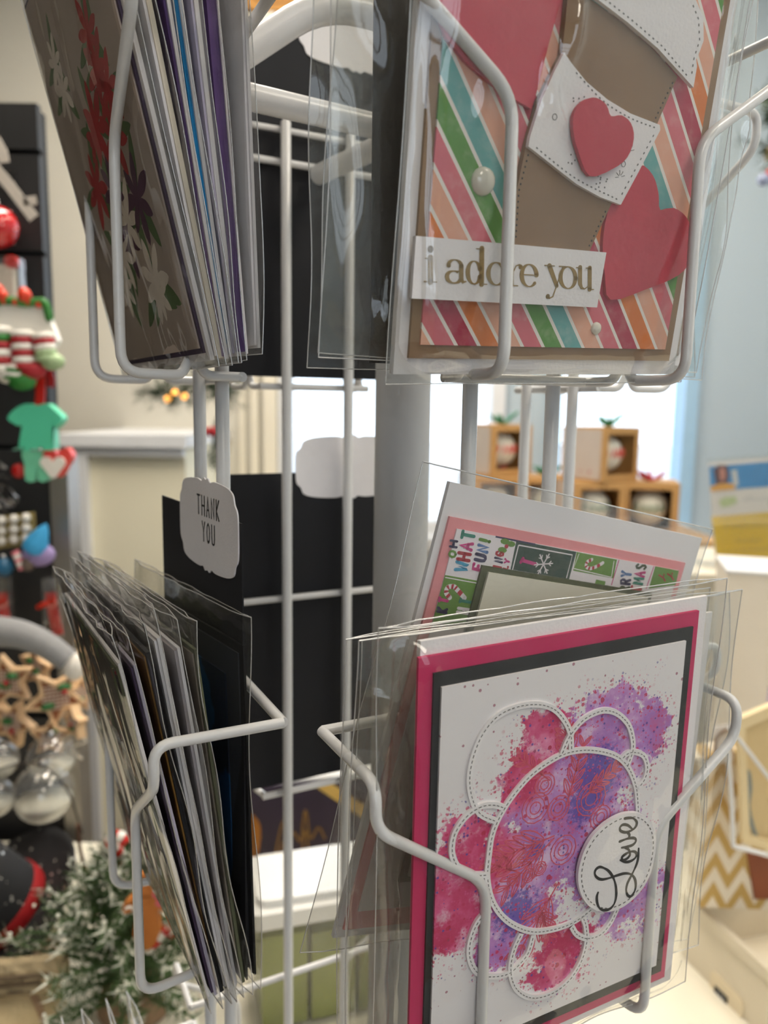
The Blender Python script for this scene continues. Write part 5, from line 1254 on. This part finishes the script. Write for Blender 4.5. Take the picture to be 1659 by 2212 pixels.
gift_box(1102, 1038, 1.60, math.radians(30), S_, 'red', 'green', 'kraft snowball box with red lettering seen between the rack rods', 1)
gift_box(1074, 1146, 1.58, math.radians(12), S_, 'green', 'red', 'kraft snowball box carrying the one between the rods')
gift_box(1180, 1148, 1.58, math.radians(-5), S_, 'green', 'green', 'kraft snowball box wedged in the gap between the two piles')

# flyer in an acrylic stand on a white pedestal
YF = 1.12
L = Loc(1600, 1225, YF); P = at(1600, 1228, YF)
zp = P.z
t = empty('pedestal', T(P.x + .03, YF + .05, 0), 'white pedestal with the yellow and blue flyer on top', 'pedestal')
mb = MB(); mb.box((-.15, -.09, .02), (.15, .12, zp - .012)); mb.build('plinth', mat('eggshell_paint', (224, 216, 198), .6, noise=.03), t)
mb = MB(); mb.box((-.155, -.095, zp - .012), (.155, .125, zp)); mb.build('plinth_top', mat('eggshell_paint', (224, 216, 198)), t)
mb = MB(); mb.box((-.14, -.08, 0), (.14, .11, .02)); mb.build('toe_kick', M_trim, t)
t = empty('flyer_stand', T(P.x, YF, zp), 'flyer with a blue photo band and yellow block in an acrylic stand', 'flyer')
LF = Loc(1600, 1228, YF)
mb = MB(); mb.prism(LF.pts([(1530, 1000), (1700, 984), (1712, 1215), (1546, 1228)]), 0, .001); mb.build('sheet', mat('flyer_paper', (222, 218, 214), .6, noise=.02), t, FR)
def fl(name, pts, m, z=.0016): mb = MB(); mb.prism(LF.pts(pts), .001, z); return mb.build(name, m, t, FR)
fl('photo_band', [(1531, 1008), (1701, 994), (1704, 1048), (1534, 1060)], mat('flyer_blue', (44, 138, 204), .5, noise=.2, nscale=30))
fl('portrait_hair', [(1540, 1014), (1552, 1004), (1570, 1006), (1574, 1024), (1570, 1046), (1546, 1050)], mat('print_dark_brown', (84, 44, 50), .5, noise=.1), .0018)
fl('portrait_face', [(1553, 1012), (1563, 1010), (1567, 1026), (1562, 1040), (1554, 1036)], mat('print_skin', (196, 130, 112), .5, noise=.05), .0020)
fl('portrait_shirt', [(1534, 1050), (1556, 1044), (1582, 1044), (1588, 1056), (1534, 1061)], mat('print_amber', (226, 164, 50), .5, noise=.1), .0022)
fl('bottle_print', [(1578, 1016), (1590, 1014), (1594, 1048), (1584, 1050)], mat('print_pale', (206, 208, 206), .5), .0021)
fl('yellow_block', [(1536, 1116), (1708, 1102), (1712, 1204), (1548, 1206)], mat('flyer_yellow', (222, 186, 20), .5, noise=.04))
fl('logo_print', [(1552, 1082), (1564, 1074), (1588, 1072), (1592, 1086), (1572, 1094), (1558, 1096)], mat('print_pale_green', (188, 204, 150), .5, noise=.2, nscale=90))
rnd = random.Random(6)
M_gtxt = mat('flyer_grey_text', (150, 128, 50), .5, noise=.05)
tx = MB()
for y0, x0, x1, hh in ((1136, 1562, 1706, 11), (1168, 1590, 1642, 8), (1120, 1556, 1690, 4), (1190, 1560, 1700, 4)):
    x = x0
    while x < x1:
        q = rnd.uniform(5, 9); tx.ribbon(LF.pts([(x, y0 + hh / 2 - (x - x0) * .05), (x + q * .4, y0 - hh / 2 - (x - x0) * .05), (x + q * .8, y0 + hh / 2 - (x - x0) * .05)]), .0011, .0016, .0019, caps=False); x += q + 2
tag(tx.build('small_print', M_gtxt, t, FR), kind='stuff')
tx = MB()
for y0, x0, x1, hh in ((994, 1550, 1690, 3), (1080, 1604, 1690, 4), (1074, 1612, 1622, 6)):
    x = x0
    while x < x1: tx.ribbon(LF.pts([(x, y0 + hh / 2 - (x - x0) * .06), (x + 4, y0 - hh / 2 - (x - x0) * .06)]), .0012, .001, .0014, caps=False); x += 7
tag(tx.build('header_print', mat('flyer_header_text', (170, 176, 180), .5, noise=.05), t, FR), kind='stuff')
mb = MB(); mb.prism(LF.pts([(1525, 990), (1706, 974), (1718, 1222), (1541, 1229)]), .004, .006); mb.build('acrylic_front', film('clear_acrylic', base=.05, bstr=0, haze=.02), t, FR)
mb = MB(); mb.box((-.06, -.012, 0), (.11, .04, .004)); mb.build('stand_foot', MATS['clear_acrylic'], t)

# tall white display box, frames, chevron bag and bin on the table
TB = on_table(1575, 1985)
yb = .90; c0 = at(1574, 1232, yb); zt_ = c0.z
t = empty('display_riser', T(c0.x, yb, ZT + .0005) @ RZ(math.radians(-16)), 'tall plain white display box behind the picture frames', 'display box')
mb = MB(); mb.box((0, 0, 0), (.28, .1, zt_ - ZT - .003)); mb.build('riser_body', mat('warm_white_board', (222, 213, 198), .65, noise=.03), t)
mb = MB(); mb.box((-.002, -.002, zt_ - ZT - .003), (.282, .102, zt_ - ZT)); mb.build('riser_top', M_trim, t)
mb = MB()
for i in range(5): mb.ribbon([(.055 + i * .006, .275 - .002 * i), (.053 + i * .006, .235)], .003, 0, .0006, caps=False)
mb.build('lilac_print', mat('pale_lilac_print', (196, 180, 206), .6, noise=.1), t, FR)
A, B = on_table(1470, 2062), on_table(1612, 2206)
dAB = (B - A); dAB.z = 0; LB = dAB.length; e1 = dAB.normalized(); e2 = Vector((-e1.y, e1.x, 0))
if e2.x < 0: e2 = -e2
hb = at(1492, 1930, (A + e1 * .0).y).z - ZT
Mb = Matrix(((e1.x, e2.x, 0, A.x), (e1.y, e2.y, 0, A.y), (0, 0, 1, ZT + .0005), (0, 0, 0, 1)))
t = empty('white_bin', Mb, 'frosted white bin with a small black tag holding frames and bag', 'bin')
M_bin = mat('frosted_white_plastic', (214, 204, 184), .45, noise=.03)
LB2 = LB * 1.25; wd_ = .22
mb = MB(); mb.box((0, 0, 0), (LB2, .004, hb)); mb.box((0, wd_ - .004, 0), (LB2, wd_, hb)); mb.box((0, .004, 0), (.004, wd_ - .004, hb)); mb.box((LB2 - .004, .004, 0), (LB2, wd_ - .004, hb)); mb.box((.004, .004, 0), (LB2 - .004, wd_ - .004, .004)); mb.build('bin_shell', M_bin, t)
mb = MB(); mb.box((-.003, -.003, hb - .012), (LB2 + .003, 0, hb)); mb.build('bin_rim', M_bin, t)
tg = at(1562, 2150, (A * .35 + B * .65).y); lt = Mb.inverted() @ tg
mb = MB(); mb.prism(rounded_rect(lt.x - .016, lt.z - .030, lt.x + .030, lt.z + .018, .006), 0, .002, 0, FR); lh = mb.build('label_holder', mat('cream_plastic', (222, 208, 180), .4, noise=.03), t)
mb = MB(); mb.prism(rect(lt.x - .008, lt.z - .005, lt.x + .010, lt.z + .006), .002, .003, 0, FR); mb.build('black_tag', M_ink, lh)
mb = MB()
for i in range(3): mb.ribbon([(lt.x - .004 + i * .004, lt.z - .002), (lt.x - .003 + i * .004, lt.z + .003)], .0009, .003, .0034, caps=False)
mb.v = [tuple(FR @ Vector(v)) for v in mb.v]; mb.build('tag_mark', M_trim, lh)
# chevron gift bag standing in the bin
def chevron(name):
    m, nt, b = new_mat(name, .6)
    tc = nt.nodes.new('ShaderNodeTexCoord'); sp = nt.nodes.new('ShaderNodeSeparateXYZ'); nt.links.new(tc.outputs['Object'], sp.inputs[0])
    zig = node_math(nt, 'ABSOLUTE', node_math(nt, 'SUBTRACT', node_math(nt, 'FRACT', node_math(nt, 'MULTIPLY', sp.outputs[0], 34.0)), .5))
    f = node_math(nt, 'FRACT', node_math(nt, 'ADD', node_math(nt, 'MULTIPLY', sp.outputs[1], 30.0), node_math(nt, 'MULTIPLY', zig, 1.6)))
    nt.links.new(mixc(nt, node_math(nt, 'GREATER_THAN', f, .5), rgb(190, 156, 90), rgb(226, 214, 194)), b.inputs['Base Color']); return m
yc = .74; Lc = Loc(1570, 1935, yc); P = at(1570, 1935, yc)
t = empty('gift_bag', T(P.x, P.y, P.z), 'tan and white chevron gift bag standing in the bin', 'gift bag')
mb = MB(); mb.prism(Lc.pts([(1504, 1640), (1600, 1622), (1672, 1640), (1660, 1965), (1512, 1960)]), -.03, 0); mb.build('bag_body', chevron('chevron_print'), t, FR)
mb = MB(); mb.prism(Lc.pts([(1612, 1838), (1672, 1850), (1668, 1940), (1628, 1940)]), 0, .002); mb.build('brown_gusset', mat('chestnut_paper', (136, 72, 42), .6, noise=.12), t, FR)
mb = MB(); mb.tube([Vector((Lc(x, y)[0], -.004, Lc(x, y)[1])) for x, y in smooth([(1540, 1632), (1545, 1590), (1575, 1572), (1605, 1590), (1610, 1626)], 5)], .0016, seg=6); mb.build('handle', M_kraft, t)
mb = MB(); mb.prism(Lc.pts([(1540, 1568), (1580, 1560), (1582, 1640), (1545, 1648)]), .002, .003); tg_ = mb.build('price_tag', M_white, t, FR)
mb = MB(); mb.prism(Lc.pts([(1559, 1612), (1565, 1611), (1566, 1630), (1560, 1631)]), .003, .0034); mb.build('tag_slot', M_dash, tg_, FR)
# picture frames leaning in front of the bag
for i, (dx, dy, lb) in enumerate(((0, 0, 'cream picture frame with a grey-blue sketch leaning by the chevron bag'), (34, -12, 'second cream picture frame leaning behind the sketch frame'))):
    yf = .70 + .02 * i; Lp = Loc(1600, 1830, yf); P = at(1600, 1830, yf)
    t = empty('picture_frame', T(*P), lb, 'picture frame', 'cream picture frames')
    o_ = [(1586 + dx, 1548 + dy), (1700 + dx, 1500 + dy), (1716 + dx, 1846 + dy), (1598 + dx, 1812 + dy)]
    i_ = [(1602 + dx, 1566 + dy), (1690 + dx, 1528 + dy), (1702 + dx, 1822 + dy), (1612 + dx, 1796 + dy)]
    fr = MB()
    for j in range(4):
        k_ = (j + 1) % 4; fr.prism(Lp.pts([o_[j], o_[k_], i_[k_], i_[j]]), 0, .008)
    fr.build('frame_moulding', mat('cream_wood', (220, 200, 158), .5, noise=.06), t, FR)
    mb = MB(); mb.prism(Lp.pts(i_), .001, .002); mb.build('picture', mat('parchment_mat', (206, 182, 136), .7, noise=.06), t, FR)
    if i == 0:
        mb = MB(); mb.prism(smooth(Lp.pts([(1600, 1680), (1616, 1660), (1622, 1700), (1618, 1740), (1630, 1790), (1640, 1812), (1624, 1800), (1606, 1730)]), 3, True), .002, .003); mb.build('sketch', mat('slate_blue_wash', (132, 138, 134), .7, noise=.25, nscale=50), t, FR)
yf = .675; Lp = Loc(1580, 1830, yf); P = at(1580, 1830, yf)
t = empty('wire_easel', T(*P), 'white wire easel in front of the cream picture frames', 'easel')
mb = MB(); mb.tube([(Lp(x, y)[0], 0, Lp(x, y)[1]) for x, y in ((1570, 1600), (1580, 1720), (1584, 1828))], .0023, seg=8); mb.build('upright', M_wire, t)
mb = MB(); mb.tube([(Lp(x, y)[0], 0, Lp(x, y)[1]) for x, y in ((1584, 1828), (1640, 1842), (1720, 1866))], .0023, seg=8); mb.build('foot_wire', M_wire, t)
mb = MB(); mb.tube([(Lp(x, y)[0], .003, Lp(x, y)[1]) for x, y in ((1578, 1574), (1620, 1626), (1700, 1730))], .0019, seg=8); mb.build('brace', M_wire, t)

# hanging garland cluster by the right wall
YG = 1.3; P = at(1662, 330, YG); t = empty('hanging_swag', T(*P), 'dark fir swag with red and gold ornaments hanging by the grey-blue wall', 'garland')
rnd = random.Random(19); gm = MB()
for i in range(26): needles(gm, Vector((rnd.uniform(-.015, .07), rnd.uniform(-.03, .03), rnd.uniform(-.02, .09))), Vector((rnd.uniform(-1, 1), rnd.uniform(-1, 1), rnd.uniform(-.6, .6))), .04, 30, .03, 0, rnd, 0, .0016)
tag(gm.build('foliage', mat('dark_fir_green', (52, 70, 50)), t), kind='stuff')
for x, z_, r_, c_ in ((-.010, -.012, .012, (176, 140, 70)), (.006, -.028, .011, (210, 205, 200)), (-.006, -.042, .012, (196, 40, 36)), (.014, -.056, .014, (186, 190, 196)), (-.02, -.05, .010, (150, 160, 190))):
    mb = MB(); mb.ball((x, -.03, z_), r_, seg=12); mb.build('bauble', mat('swag_bauble_%d_%d_%d' % c_, c_, .3, noise=.05), t)
mb = MB(); mb.tube([(.02, 0, .08), (.02, 0, 2.62 - P.z)], .0015, seg=6); mb.build('cord', M_cream, t)
